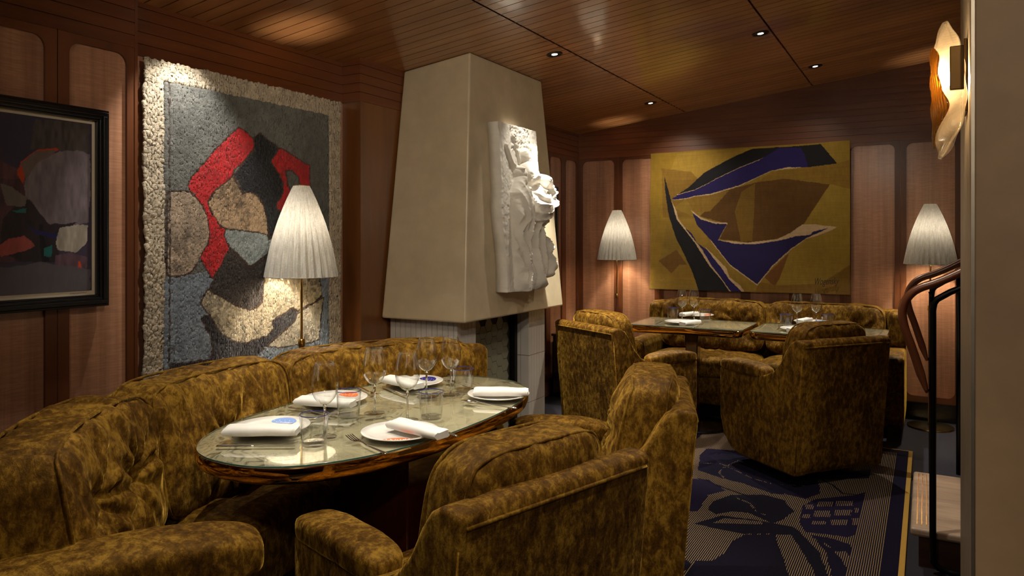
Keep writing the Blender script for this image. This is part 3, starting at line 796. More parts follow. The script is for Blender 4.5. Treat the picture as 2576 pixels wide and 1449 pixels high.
gi([(1220,1290),(1300,1290),(1350,1390),(1310,1420)],0)
for pts in ([(270,650),(400,655),(620,760),(760,800),(1000,815)],[(520,630),(400,690),(380,720),(430,770),(560,800)],[(850,870),(930,910),(1050,900)],[(500,900),(600,940),(650,1000),(720,1030)],[(1030,1180),(1150,1240),(1250,1320)],[(220,1170),(480,1165),(740,1165)]):
    d=pdist(G(pts),X,Y,False); dash=(vnoise(X*70,Y*70,85,1)>.42); ink[(d<.006)&dash]=0
for pts in ([(1120,770),(1200,810),(1270,870),(1380,880),(1460,860)],[(230,760),(420,830),(560,880)],[(760,870),(770,840),(1000,830)]):
    ink[pdist(G(pts),X,Y,False)<.007]=1
dx=np.minimum(rx1-X,X-rx0); dy=np.minimum(ry1-Y,Y-ry0); dd=np.minimum(dx,dy)
ink[(dd<.085)]=1; tone[dd<.085]=.4; ink[(dd>.085)&(dd<.20)&vis]=0
gold=((dx<.024)|((dy<.012)&(X>rx1-.35)))*1.
Vt=np.stack([X,Y,X*0+.012],-1).reshape(-1,3)
rug=mesh_obj('patterned_rug',Vt,grid_faces(nx,ny),'rug',None,loc=(0,0,0),paint=np.stack([ink,tone,gold],-1).reshape(-1,3))
md=rug.modifiers.new('thick','SOLIDIFY'); md.thickness=.0115; md.offset=-1
tag(rug,'large navy rug with beige stripes, floral motifs and a gold edge line on the carpet','rug')
# ------------------------------------------------------------------ floor lamps
def make_lamp():
    t=thing('floor_lamp','','lamp',group='brass floor lamps with pleated shades')
    b=B().lathe([(0,0),(.148,0),(.15,.004),(.148,.012),(.02,.018),(.012,.03),(0,.03)],64); b.build('base','brass',t,smooth=True,autosm=.5)
    b=B(); prof=[(0,.03),(.0125,.03)]
    for k in range(120): z=.032+k*.0067; prof+=[(.0135,z),(.0125,z+.0055)]
    prof+=[(.0125,.84),(0,.84)]; b.lathe(prof,20); b.build('leather_grip','leather',t,smooth=True,autosm=.8)
    B().lathe([(0,.836),(.0165,.836),(.0175,.84),(.0175,.868),(.0155,.872),(.006,.873),(0,.873)],28).build('collar','brass',t,smooth=True,autosm=.6)
    B().lathe([(0,.87),(.0065,.87),(.0065,1.33),(0,1.33)],18).build('pole','brass',t,smooth=True,autosm=.6)
    B().lathe([(0,1.33),(.018,1.33),(.018,1.37),(0,1.37)],18).build('socket','brass',t,smooth=True,autosm=.6)
    B().lathe([(0,1.37),(.012,1.37),(.024,1.395),(.026,1.415),(.018,1.435),(0,1.445)],18).build('bulb','bulb_glow',t,smooth=True)
    # pleated shade
    n=28*8; m=22; V=[];F=[]
    for k in range(m+1):
        q=k/m; z=1.168+.432*q; r=.162*(1-q)**.92+.036*q+.014*math.sin(PI*q)
        for i in range(n):
            a=2*PI*i/n; ph=(i%8)/8; w=abs(ph*2-1); rr=r*(1+(.13*(1-q*.3))*(w**.8-.5))
            V.append((rr*math.cos(a),rr*math.sin(a),z))
    for k in range(m):
        for i in range(n): F.append((k*n+i,k*n+(i+1)%n,(k+1)*n+(i+1)%n,(k+1)*n+i))
    sh=mesh_obj('lamp_shade',V,F,'lamp_fabric',t)
    ring=lambda z,r:[(r*math.cos(2*PI*i/64),r*math.sin(2*PI*i/64),z) for i in range(64)]
    B().tube(ring(1.168,.1615),.0025,8,True).build('shade_rim','lamp_fabric',sh,smooth=True)
    B().tube(ring(1.600,.036),.0022,8,True).tube([(-.036,0,1.598),(.036,0,1.598)],.0015,6).tube([(0,-.036,1.598),(0,.036,1.598)],.0015,6).tube([(0,0,1.37),(0.03,0,1.40),(.03,0,1.5),(0,0,1.598)],.0015,6).build('shade_carrier','brass',sh,smooth=True)
    return t
lamp=make_lamp()
lamps=[((-2.59,2.53,0),'brass floor lamp with pleated shade behind the curved sofa, before the wool tapestry'),
       ((-2.36,6.015,0),'brass floor lamp with pleated shade left of the yellow tapestry'),
       ((.02,6.02,0),'brass floor lamp with pleated shade beside the stair handrail')]
def light(name,kind,loc,energy,color=(1,.80,.56),target=None,size=.03,spot=60,blend=.5,shape=None):
    l=bpy.data.lights.new(name,kind); l.energy=energy; l.color=color
    if kind=='SPOT': l.spot_size=math.radians(spot); l.spot_blend=blend; l.shadow_soft_size=size
    if kind=='POINT': l.shadow_soft_size=size
    o=bpy.data.objects.new(name,l); C.objects.link(o); o.location=loc
    if target is not None:
        d=Vector(target)-Vector(loc); o.rotation_euler=d.to_track_quat('-Z','Y').to_euler()
    return o
for i,(p,l) in enumerate(lamps):
    o=lamp if i==0 else copy_tree(lamp); place(o,p,i*.4,l)
    #light('lamp_light','POINT',(p[0],p[1],1.40),(42,42,42)[i],(1,.86,.66),size=.028)
# ------------------------------------------------------------------ downlights
def make_dl():
    t=thing('ceiling_downlight','','downlight',group='recessed ceiling downlights')
    B().lathe([(.030,-.002),(.046,-.004),(.048,0),(.046,.002),(.030,.004),(.030,-.002)],36).build('trim_ring','black_metal',t,smooth=True)
    B().lathe([(0,-.0028),(.017,-.0026),(.017,-.0022),(0,-.0022)],24).build('lens','spot_glow',t,smooth=True)
    B().lathe([(.017,-.0018),(.031,-.0016),(.031,.0),(.017,.0)],24).build('reflector','black_gloss',t,smooth=True)
    return t
dl=make_dl()
DL=[(-1.897,3.844,'round recessed downlight above the plaster relief'),(-1.91,5.59,'recessed downlight near the far left corner of the ceiling'),(-.69,5.57,'recessed downlight at the right, above the yellow tapestry'),
    (-1.62,2.25,''),(-1.55,1.45,''),(-2.52,1.98,''),(-.55,2.9,''),(-.3,1.2,''),(-.85,4.45,''),(-.6,-.7,''),(.9,-.6,'')]  # table and tapestry fittings inferred; those after them added as fill
for i,(x,y,l) in enumerate(DL):
    o=dl if i==0 else copy_tree(dl)
    o.location=(x,y,ceil(x)-.0005); o.rotation_euler=(0,-math.atan(.119),0)
    o['label']=l or 'recessed black-ringed ceiling downlight among the inferred and added fill fittings'
def spot(x,y,tgt,e,ang,col=(1,.84,.62),blend=.5,size=.02): return light('downlight_or_fill_beam','SPOT',(x,y,ceil(x)-.03),e,col,tgt,size,ang,blend)  # serves fitting beams and added fill alike
# ------------------------------------------------------------------ upholstery
def arc(c,R,th,z): return (c[0]+R*math.cos(th),c[1]+R*math.sin(th),z)
def make_sofa_curved():
    c=(-.95,1.9)
    t=thing('curved_sofa','large curved ochre velvet sofa with tufted cushions wrapped round the oval table','sofa',(-2.1,2.0,0))
    def wmap(q,R,th,z,flip=1):
        """q local: x along arc, y outward, z up; centre at radius R, angle th"""
        a=th-q[:,0]/R; r=R+q[:,1]
        return np.stack([c[0]+r*np.cos(a),c[1]+r*np.sin(a),z+q[:,2]],-1)
    rad=math.radians
    th0,th1=rad(129),rad(241)
    # outer shell
    def sector(R0,R1,z0,z1,a0,a1,r=.03,nrm=(60,8,16)):
        V,F=cg(40); Rm=(R0+R1)/2; h=np.array([(a1-a0)/2*Rm,(R1-R0)/2,(z1-z0)/2]); q=V*h; inn=np.clip(q,-(h-r),(h-r)); d=q-inn; L=np.linalg.norm(d,axis=1,keepdims=True); L[L==0]=1
        q=inn+r*d/L; return wmap(q,Rm,(a0+a1)/2,(z0+z1)/2),F
    V,F=sector(1.37,1.47,.10,.845,th0,th1,.045); mesh_obj('back_frame',V,F,'velvet',t,world=True)
    V,F=sector(.98,1.40,.06,.30,rad(132),rad(238),.02); mesh_obj('seat_base',V,F,'velvet',t,world=True)
    V,F=sector(1.02,1.38,.0,.07,rad(133),rad(237),.01); mesh_obj('plinth','' or V,F,'black_metal',t,world=True) if 0 else mesh_obj('plinth',V,F,'black_metal',t,world=True)
    cuts=[rad(133),rad(173.5),rad(204.5),rad(237)]
    for i in range(3):
        a0,a1=cuts[i],cuts[i+1]; am=(a0+a1)/2; hx=(a1-a0)/2*1.27
        h=(hx*1.0,.105,.215); tu=[(-hx*.42,-.01),(hx*.42,-.01)] if i!=1 else [(0,-.03)]
        if i==2: tu=[(-hx*.30,.02),(hx*.45,.0)]
        q,F=pillow(h,6,92,tu,seed=i+1,wr=.009,crown=.2,pleat=.022)
        q[:,1]+=q[:,2]*.16       # lean back
        V=wmap(q,1.262,am,.675); bc=mesh_obj('back_cushion',V,F,'velvet',t,world=True)
        for yk in (-.72,.72):
            e=np.array(pillow_edge(h,6,yk,90,1.015)); e[:,1]+=e[:,2]*.16; E=wmap(e,1.262,am,.675)
            B().tube([tuple(x) for x in E],.0045,7,True).build('piping','velvet_piping',bc,smooth=True,world=False) if 0 else None
            bb=B().tube([tuple(x-np.array(t.location)) for x in E],.0045,7,True); bb.build('piping','velvet_piping',bc,smooth=True)
        # seat cushion
        h=((a1-a0)/2*1.12,.22,.125); V0,F=cg(40); k=7; L=(np.abs(V0)**k).sum(1)**(1/k); p=V0/L[:,None]; q=p*np.array(h)
        q[:,2]+=np.clip(p[:,2],0,1)*((1-p[:,0]**2)*.018+(vnoise(q[:,0]*12+5,q[:,1]*12+5,i+9,3)-.5)*.016-.03*np.exp(-((q[:,0])**2+(q[:,1]-.02)**2)/.004)*(1))
        V=wmap(q,1.12,am,.345); sc=mesh_obj('seat_cushion',V,F,'velvet',t,world=True)
        ed=[]
        for s in np.linspace(-1,1,40): ed.append((s*h[0]*.985,-h[1]*.985*(1-.04*abs(s)**6),h[2]*.72))
        E=wmap(np.array(ed),1.12,am,.345); B().tube([tuple(x-np.array(t.location)) for x in E],.004,7).build('piping','velvet_piping',sc,smooth=True)
    # arms
    for th,sg,R,hl in ((rad(238.5),1,1.115,.30),(rad(131.5),-1,1.20,.20)):
        V0,F=cg(26); h=np.array([.07,hl,.215]); r=.045; q=V0*h; inn=np.clip(q,-(h-r),(h-r)); d=q-inn; L=np.linalg.norm(d,axis=1,keepdims=True); L[L==0]=1; q=inn+r*d/L
        ca,sa=math.cos(th),math.sin(th)
        def am_(q,z):
            r_=R+q[:,1]; return np.stack([c[0]+r_*ca+q[:,0]*sa*sg*-1*-1,c[1]+r_*sa-q[:,0]*ca*sg*-1*-1,z+q[:,2]],-1)
        ar=mesh_obj('arm',am_(q,.355),F,'velvet',t,world=True)
        L=(np.abs(V0)**4).sum(1)**(1/4); q=V0/L[:,None]*np.array([.088,hl+.01,.062]); q[:,2]+=.012*(1-(q[:,1]/(hl+.01))**2)
        q[:,2]+=(vnoise(q[:,0]*14+5,q[:,1]*10+7,4,3)-.5)*.010
        mesh_obj('arm_pad',am_(q,.615),F,'velvet',ar,world=False); ar.children[-1].data.transform(Matrix.Translation(-Vector(t.location)))
    return t
make_sofa_curved()
def make_chair():
    t=thing('velvet_armchair','','armchair',group='ochre velvet armchairs round the tables')
    hw=.315
    prof=[(-.31,.075),(.13,.075),(.22,.10),(.285,.17),(.315,.27),(.318,.56)]
    prof+=[(.318-.02,.578),(.0,.572),(-.08,.582),(-.15,.615),(-.205,.675),(-.245,.745),(-.275,.785),(-.31,.805),(-.35,.808),(-.375,.795)]
    for s in (-1,1):
        b=B().prism(prof,'x',s*hw,s*(hw-.085)); o=b.build('side_panel','velvet',t,smooth=True); bevel(o,.022,4,.5)
        # piping along outer edge
        pb=B().tube([(s*(hw-.004),y*.995,z+.0) for y,z in prof[0:]]+[(s*(hw-.004),-.31,.075)],.0042,7); 
        q,F=pillow((.06,.20,.038),4,16,(),seed=3,wr=.002,crown=.0,pleat=.0); q2=q.copy()
        q2[:,2]+=.012*(1-(q[:,1]/.2)**2)-.01+(vnoise(q[:,0]*20+5,q[:,1]*14+5,3,3)-.5)*.006
        q2[:,0]+=s*(hw-.048); q2[:,1]+=.130; q2[:,2]+=.592
        mesh_obj('arm_pad',q2,F,'velvet',t)
        pb=B().tube([(s*(hw-.007),-.308,.10),(s*(hw-.007),-.336,.42),(s*(hw-.007),-.363,.73)],.004,7); pb.build('piping','velvet_piping',o,smooth=True)
    # back shell
    q,F=rbox((hw-.012,.045,.367),.040,24); q[:,2]+=np.clip(q[:,2]/.36,0,1)*(vnoise(q[:,0]*9+4,q[:,1]*5+3,17,2)-.5)*.012; q[:,1]-=(q[:,2])*.085; q[:,1]-=.30; q[:,2]+=.44
    q[:,1]-=.0; bk=mesh_obj('back_panel',q,F,'velvet',t)
    b=B().tube([(x,-.3725,.772) for x in np.linspace(-hw+.02,hw-.02,12)],.005,7); b.build('piping','velvet_piping',bk,smooth=True)
    # seat base and cushion
    q,F=rbox((hw-.08,.28,.10),.02,10); q[:,2]+=.20; q[:,1]+=.0; mesh_obj('seat_base',q,F,'velvet',t)
    q,F=pillow((hw-.088,.07,.275),5,26,(),seed=8,wr=.0,crown=.1,pleat=0)
    q=np.stack([q[:,0],q[:,2]+.035,q[:,1]+.375],-1); q[:,2]+=(vnoise(q[:,0]*10+4,q[:,1]*10+4,9,3)-.5)*.012
    se=mesh_obj('seat_cushion',q,[f[::-1] for f in F],'velvet',t)
    # loose back cushion, rising above the shell
    h=(.228,.098,.228); q,F=pillow(h,5,50,((0,.0),),seed=5,wr=.009,crown=.3,pleat=.012,face=1)
    def lean(q): 
        q=q.copy(); q[:,1]-=q[:,2]*.22; q[:,1]-=.185; q[:,2]+=.655; return q
    bc=mesh_obj('back_cushion',lean(q),F,'velvet',t)
    for yk in (-.7,.7):
        e=lean(np.array(pillow_edge(h,5,yk,80,1.006))); B().tube([tuple(x) for x in e],.0045,7,True).build('piping','velvet_piping',bc,smooth=True)
    B().lathe([(0,.012),(.20,.012),(.20,.022),(.05,.03),(.04,.08),(0,.08)],40).build('swivel_base','black_metal',t,smooth=True,autosm=.5)
    return t
chair=make_chair()
CH_POS=[((-1.06,1.60),73,'ochre velvet armchair nearest the camera, back turned, at the oval table'),
        ((-1.075,2.44),109,'ochre velvet armchair on the far right side of the oval table, tall cushion seen edge-on'),
        ((-1.72,4.58),-30,'ochre velvet armchair with brightly lit back at the left far table'),
        ((-.66,4.565),51.2,'ochre velvet armchair seen from behind at the right far table')]
for i,(p,a,l) in enumerate(CH_POS):
    o=chair if i==0 else copy_tree(chair); place(o,(p[0],p[1],0.0),math.radians(a),l)
# straight sofa by the far wall
def make_sofa_straight():
    x0,x1=-2.05,-.13; t=thing('wall_sofa','long ochre velvet sofa against the far wall under the yellow tapestry','sofa',((x0+x1)/2,5.8,0))
    hw=(x1-x0)/2
    def RB(name,hh,r,c_,n=16,par=t):
        q,F=rbox(hh,r,n); return mesh_obj(name,q+np.array(c_),F,'velvet',par)
    RB('back_frame',(hw,.05,.365),.03,(0,.28,.465))
    RB('seat_base',(hw-.06,.25,.11),.02,(0,0,.20))
    mesh_obj('plinth',*(lambda b:(b.v,b.f))(B().box((-hw+.1,-.2,0),(hw-.1,.22,.095))),'black_metal',t,smooth=False)
    for s in (-1,1):
        ar=RB('arm',(.065,.33,.235),.03,(s*(hw-.065),-.03,.33))
        RB('wing',(.06,.09,.13),.04,(s*(hw-.06),.22,.69),12,ar)
    for s in (-1,1):
        h=((hw-.13)/2,.095,.20); q,F=pillow(h,6,36,((-.22,-.01),(.22,-.01)),seed=12+s,wr=.008,crown=.15,pleat=.012)
        q[:,1]+=q[:,2]*.15; q+=np.array([s*(hw-.13)/2,.155,.665]); bc=mesh_obj('back_cushion',q,F,'velvet',t)
        e=np.array(pillow_edge(h,6,-.72,80,1.004)); e[:,1]+=e[:,2]*.15; e+=np.array([s*(hw-.13)/2,.155,.665]); B().tube([tuple(x) for x in e],.004,7,True).build('piping','velvet_piping',bc,smooth=True)
    for s in (-1,1):
        q,F=pillow(((hw-.13)/2,.085,.26),5,30,(),seed=20,wr=0,crown=.2,pleat=0)
        q=np.stack([q[:,0]+s*(hw-.13)/2,q[:,2]-.03,q[:,1]+.375],-1); q[:,2]+=(vnoise(q[:,0]*9+4,q[:,1]*9+4,19,3)-.5)*.02
        tx=s*(hw-.13)/2; d=np.hypot(q[:,0]-tx,q[:,1]+.02); q[:,2]-=(q[:,2]>.4)*(.03*np.exp(-(d/.05)**2)-.008*np.cos(np.arctan2(q[:,1]+.02,q[:,0]-tx)*8)*np.exp(-((d-.1)/.06)**2))
        mesh_obj('seat_cushion',q,[f[::-1] for f in F],'velvet',t)
make_sofa_straight()
# ------------------------------------------------------------------ tables
TZ=.745
def oval(a,b,n=120,k=2.35):
    out=[]
    for i in range(n):
        t=2*PI*i/n; c,s=math.cos(t),math.sin(t); out.append((a*math.copysign(abs(c)**(2/k),c),b*math.copysign(abs(s)**(2/k),s)))
    return out
def rrpoly(a,b,r): return rrect(-a,a,-b,b,r,8)
def table_print_col(X,Y,seed):
    a=vnoise(X*3+seed,Y*3,seed,2)*2*PI*2; w=vnoise(X*7+np.cos(a)*.6,Y*7+np.sin(a)*.6,seed+1,3)
    lines=np.abs(np.sin(w*34)); base=np.array(hexc('b5a888')); dk=np.array(hexc('5f5846'))
    k=np.clip((.45-lines)/.3,0,1)*(.35+.65*(vnoise(X*4,Y*4,seed+3,2)>.5))
    reg=(vnoise(X*4+5,Y*4,seed+4,2)>.58)*.25
    m=np.clip(k*1.0+reg,0,1)[...,None]
    return base*(1-m)+dk*m
def table_top(t,outline,seed,dense=None,rimh=.05,inset=.012,profile=None):
    n=len(outline); P=np.array(outline)
    cen=P.mean(0)
    def ring(s_in,z):
        d=P-cen; L=np.linalg.norm(d,axis=1,keepdims=True); q=cen+d*(1-s_in/L); return [(x,y,z) for x,y in q]
    prof=profile or [(.010,-.007),(.002,-.0052),(-.002,-.008),(-.004,-.020),(-.003,-.030),(.003,-.044),(.018,-.054),(.04,-.058),(.30,-.058)]
    V=[];F=[]
    for s,z in prof: V+=ring(s,TZ+z)
    m=len(prof)
    for k in range(m-1):
        for i in range(n): F.append((k*n+i,k*n+(i+1)%n,(k+1)*n+(i+1)%n,(k+1)*n+i))
    F.append(tuple((m-1)*n+i for i in range(n)))
    o=mesh_obj('rim',V,F,'rim_brass',t,autosm=.6); fix_normals(o)
    # print: radial grid
    n0,P0=n,P
    if dense is not None: P=np.array(dense); n=len(P)
    rings=max(50,n//6); V=[];F=[]
    for k in range(rings+1):
        q=cen+(P-cen)*(1-.004)*(k/rings if k else 1e-4); V+=[(x,y,TZ-.0055) for x,y in q]
    for k in range(rings):
        for i in range(n): F.append((k*n+i,k*n+(i+1)%n,(k+1)*n+(i+1)%n,(k+1)*n+i))
    A=np.array(V); mesh_obj('printed_top',V,F,'table_print',t,paint=np.clip(table_print_col(A[:,0],A[:,1],seed),0,1))
    # glass sheet
    n,P=n0,P0
    V=ring(.003,TZ-.0052)+ring(.002,TZ-.0008)+ring(.003,TZ); F=[]
    for k in range(2):
        for i in range(n): F.append((k*n+i,k*n+(i+1)%n,(k+1)*n+(i+1)%n,(k+1)*n+i))
    g=mesh_obj('glass_edge',V,F,'green_glass_edge',t)
    gl=mesh_obj('glass_sheet',ring(.004,TZ),[tuple(range(n))],'table_glass',t,smooth=False)
def fine_outline(pts,n=160):
    P=[Vector((x,y,0)) for x,y in pts]; L=[0]
    for i in range(len(P)): L.append(L[-1]+(P[(i+1)%len(P)]-P[i]).length)
    out=[];tot=L[-1]; j=0
    for i in range(n):
        s=tot*i/n
        while L[j+1]<s: j+=1
        u_=(s-L[j])/(L[j+1]-L[j]+1e-9); q=P[j].lerp(P[(j+1)%len(P)],u_); out.append((q.x,q.y))
    return out
tb=thing('oval_table','oval dining table with patterned glass top, polished brass rim and dark wood pedestal','table',(-1.655,2.025,0))
table_top(tb,fine_outline(oval(.375,.70,800),200),5,fine_outline(oval(.375,.70,800),760))
b=B(); b.prism([(-.15,-.08),(.15,-.08),(.15,.36),(-.15,.36)],'z',.02,.69); o=b.build('pedestal','mahogany',tb); bevel(o,.006,2)
o=B().box((-.2,-.2,.0),(.2,.42,.022)).build('foot_plate','bronze',tb); bevel(o,.004,2)
def far_table(x,label):
    t=thing('rectangular_table',label,'table',(x,5.2,0),group='rectangular tables before the wall sofa')
    table_top(t,fine_outline(rrpoly(.40,.29,.05),140),9 if x<-1 else 14,fine_outline(rrpoly(.40,.29,.05),420))
    b=B(); sq=lambda s,z:[(s,s,z),(-s,s,z),(-s,-s,z),(s,-s,z)]
    V=sq(.05,.69)+sq(.032,.30)+sq(.045,.03); F=[(k*4+i,k*4+(i+1)%4,(k+1)*4+(i+1)%4,(k+1)*4+i) for k in range(2) for i in range(4)]+[(0,1,2,3),(11,10,9,8)]
    o=mesh_obj('pedestal',V,F,'mahogany',t,smooth=False); fix_normals(o); bevel(o,.008,3)
    B().lathe([(0,.013),(.25,.013),(.255,.02),(.25,.03),(.06,.036),(0,.036)],56).build('base','black_gloss',t,smooth=True,autosm=.5)
    return t
far_table(-1.46,'rectangular glass-topped table at the left, before the wall sofa')
far_table(-.615,'rectangular glass-topped table at the right, before the wall sofa')
# ------------------------------------------------------------------ tableware
def make_wine():
    t=thing('wine_glass','','wine glass')
    bowl=[(0,.098),(.006,.0985),(.018,.105),(.030,.118),(.038,.135),(.0405,.150),(.0395,.168),(.036,.190),(.0315,.212),(.0285,.226)]
    inner=[(r-.0011,z+.0003) if r>.002 else (r,z+.004) for r,z in bowl][::-1]
    B().lathe(bowl+inner,40).build('bowl','clear_glass',t,smooth=True)
    B().lathe([(.0,.0995),(.006,.098),(.0042,.09),(.0034,.07),(.0033,.03),(.0045,.010),(.008,.005),(0,.0045)],16).build('stem','solid_glass',t,smooth=True)
    B().lathe([(0,.005),(.008,.0046),(.022,.0026),(.036,.0018),(.0365,.001),(.036,.0002),(0,.0002)],40).build('foot','clear_glass',t,smooth=True)
    return t
def make_tumbler():
    t=thing('tumbler','','tumbler')
    B().lathe([(0,.0002),(.033,.0002),(.0355,.003),(.037,.02),(.042,.090),(.0405,.0905),(.0358,.02),(.034,.011),(0,.010)],44).build('body','clear_glass',t,smooth=True,autosm=.9)
    B().lathe([(.033,.0003),(.0352,.003),(.0345,.0095),(0,.0095)],40).build('thick_base','clear_glass',t,smooth=True)
    B().tube([(.0412*math.cos(a),.0412*math.sin(a),.0905) for a in np.linspace(0,2*PI,48,endpoint=False)],.0013,8,True).build('rim','rim_blue',t,smooth=True)
    return t
def motif_mesh(kind):
    """painted motif lying on the plate, plate-local"""
    b=B(); 
    def poly(pts,z=.0): 
        b.add([(x,y,plz(math.hypot(x,y))+.0006) for x,y in pts],[tuple(range(len(pts)))])
    return b,poly
def plz(r):
    P=[(0,.006),(.075,.006),(.095,.010),(.118,.0165)]
    for i in range(3):
        if r<=P[i+1][0]: return P[i][1]+(P[i+1][1]-P[i][1])*(r-P[i][0])/(P[i+1][0]-P[i][0])
    return .0165
def ribbon(b,r0,r1,a0,a1,n=24,wave=0,m=5):
    for i in range(n):
        for k in range(m):
            q=[]
            for (ii,kk) in ((i,k),(i+1,k),(i+1,k+1),(i,k+1)):
                a=a0+(a1-a0)*ii/n; e=math.sin(PI*ii/n)**.5; rm=(r0+r1)/2+wave*math.sin(ii*.6); r=rm+(r1-r0)*(kk/m-.5)*max(e,.15)
                q.append((r*math.cos(a),r*math.sin(a),plz(abs(r))+.0007))
            b.add(q,[(0,1,2,3)])
def make_plate(kind,a0=0):
    t=thing('dinner_plate','','plate')
    B().lathe([(0,.0035),(.05,.0035),(.056,0),(.060,0),(.064,.004),(.095,.0065),(.1175,.0135),(.1185,.015),(.1175,.0168),(.095,.0102),(.075,.0062),(0,.006)],72).build('body','porcelain',t,smooth=True)
    if kind:
        mat={'orange':'orange_glaze','blue':'blue_glaze','navy':'navy_glaze'}[kind]
        b=B(); ribbon(b,.056,.106,a0,a0+1.05,30,0)
        mo=b.build('motif',mat,t,norm=False); mo['label']=kind+' painted motif'
        b=B()
        for k in range(9):
            a=a0+.15+.1*k; r=.08+.006*(-1)**k; n=8
            b.add([(r*math.cos(a)+.0022*math.cos(j*2*PI/n),r*math.sin(a)+.0022*math.sin(j*2*PI/n),plz(r)+.0013) for j in range(n)],[tuple(range(n))])
        b.build('white_dots','white_dot',mo,norm=False)
    return t
def napkin_obj(L=.205,w=.075,hh=.028,seed=0):
    """loosely folded linen: spiral of layers extruded with soft ends"""
    t=None
    sec=[]; 
    lay=[]  # outline of a flattened roll
    n=26
    for i in range(n+1):
        a=PI/2+PI*i/n; lay.append((-w/2+hh/2+math.cos(a)*hh/2,hh/2+math.sin(a)*hh/2))
    out=lay+[(x,0.0) for x in np.linspace(-w/2+hh/2,w/2-.006,6)[1:]]
    out+=[(w/2,.004),(w/2+.001,.008),(w/2-.004,.0095),(w/2-.002,.012),(w/2+.002,.016),(w/2-.004,.019),(w/2-.001,.022),(w/2-.003,hh*.93)]
    out+=[(x,hh*(.96+.05*math.sin(x*60))) for x in np.linspace(w/2-.012,-w/2+hh/2,6)]
    m=len(out); ns=24; V=[];F=[]
    for k in range(ns+1):
        q=k/ns; x=(q-.5)*L; s=1-.10*abs(2*q-1)**8; rr=.0016*math.sin(q*13+seed)
        for (y,z) in out: V.append((x+.002*math.sin(z*300+seed)*(1 if k in(0,ns) else 0),y*s+rr,max(0,z*(s if k in(0,ns) else 1)*(1+.07*math.sin(q*5+seed+y*30)))))
    for k in range(ns):
        for i in range(m): F.append((k*m+i,k*m+(i+1)%m,(k+1)*m+(i+1)%m,(k+1)*m+i))
    F.append(tuple(range(m))[::-1]); F.append(tuple(ns*m+i for i in range(m)))
    o=mesh_obj('folded_napkin',V,F,'napkin_linen',autosm=1.0); fix_normals(o); return o
def make_knife():
    t=thing('table_knife','','knife')
    b=B(); V=[]; 
    o=B().prism([(.0,-.004),(.11,-.010),(.118,-.006),(.115,.004),(.10,.006),(0,.004)],'z',.0015,.003).build('blade','steel',t)
    q,F=rbox((.054,.0058,.0032),.0028,8); q[:,0]-=.054; q[:,2]+=.0034; mesh_obj('handle',q,F,'steel',t); return t
def make_fork():
    t=thing('table_fork','','fork')
    b=B(); n=10
    def z(x): return .004+.010*max(0,(x-.03)/.075)**2*(1 if x<.09 else 1)+.004*math.exp(-((x-.03)/.02)**2)
    for k in range(4):
        y0=-.0105+.007*k; pts=[(x,y0*(1 if x>.07 else 1),z(x)) for x in np.linspace(.062,.108,8)]; b.tube(pts,[.0016]*7+[.0008],6)
    pts=[]; V=[];F=[]
    xs_=np.linspace(.0,.066,14)
    for x in xs_:
        w=.0025+.0100*np.clip((x-.025)/.03,0,1)**1.5
        V+=[(x,-w,z(x)-.001),(x,w,z(x)-.001),(x,w,z(x)+.001),(x,-w,z(x)+.001)]
    for i in range(13):
        for k in range(4): F.append((i*4+k,i*4+(k+1)%4,(i+1)*4+(k+1)%4,(i+1)*4+k))
    F+=[(0,1,2,3),(52,53,54,55)]; b.add(V,F); b.build('head','steel',t,smooth=True,autosm=.7)
    q,F=rbox((.055,.0042,.0018),.0016,8); q[:,1]*=1+.5*np.clip(-q[:,0]/.055,0,1); q[:,0]-=.052; q[:,2]+=.0045; mesh_obj('handle',q,F,'steel',t); return t
def make_spoon():
    t=thing('table_spoon','','spoon')
    V=[];F=[];n=20;m=8
    for k in range(m+1):
        r=k/m
        for i in range(n):
            a=2*PI*i/n; V.append((.082+.030*r*math.cos(a),.0185*r*math.sin(a)*(1+.1*math.cos(a)),.003+.009*r*r))
    for k in range(m):
        for i in range(n): F.append((k*n+i,k*n+(i+1)%n,(k+1)*n+(i+1)%n,(k+1)*n+i))
    o=mesh_obj('bowl',V,F,'steel',t); md=o.modifiers.new('t','SOLIDIFY'); md.thickness=.0012
    B().tube([(.055,0,.012),(.035,0,.011),(.01,0,.008),(-.03,0,.006),(-.09,0,.004),(-.105,0,.004)],[.0022,.002,.0022,.003,.0042,.0025],10).build('handle','steel',t,smooth=True); return t
W0,T0=make_wine(),make_tumbler(); used=set()
def inst(proto,loc,rz,label,group,key):
    if key in used: o=copy_tree(proto)
    else: used.add(key); o=proto
    return place(o,loc,rz,label,group)
def zp(px,py,z=TZ): 
    p=at_z(px,py,z); return (p.x,p.y,z+.0004)
near='on the oval table'
for px,py,l in ((817,1100,'wine glass nearest the camera, standing behind the front left tumbler on the oval table'),
                (942,1040,'tall wine glass at the middle of the oval table, second from left'),
                (1025,1058,'wine glass behind the near right folded napkin, middle of the oval table'),
                (1073,999,'left one of the two farthest wine glasses on the oval table'),
                (1134,994,'right one of the two farthest wine glasses, beside a tumbler on the oval table')):
    inst(W0,zp(px,py),0,l,'wine glasses on the oval table','w')
for px,py,l in ((790,1120,'blue-rimmed tumbler at the near left of the oval table'),(877,1050,'blue-rimmed tumbler before the orange-patterned plate on the oval table'),
                (1085,1053,'blue-rimmed tumbler behind the near right napkin on the oval table'),(1165,985,'farthest blue-rimmed tumbler on the oval table, beside the far wine glass')):
    inst(T0,zp(px,py),0,l,'tumblers on the oval table','t')
for px,py,l in ((1716,806,'left wine glass on the left far table'),(1746,805,'right wine glass on the left far table'),
                (2005,822,'left wine glass on the right far table'),(2053,821,'right wine glass on the right far table')):
    inst(W0,zp(px,py),0,l,'wine glasses on the far tables','w')
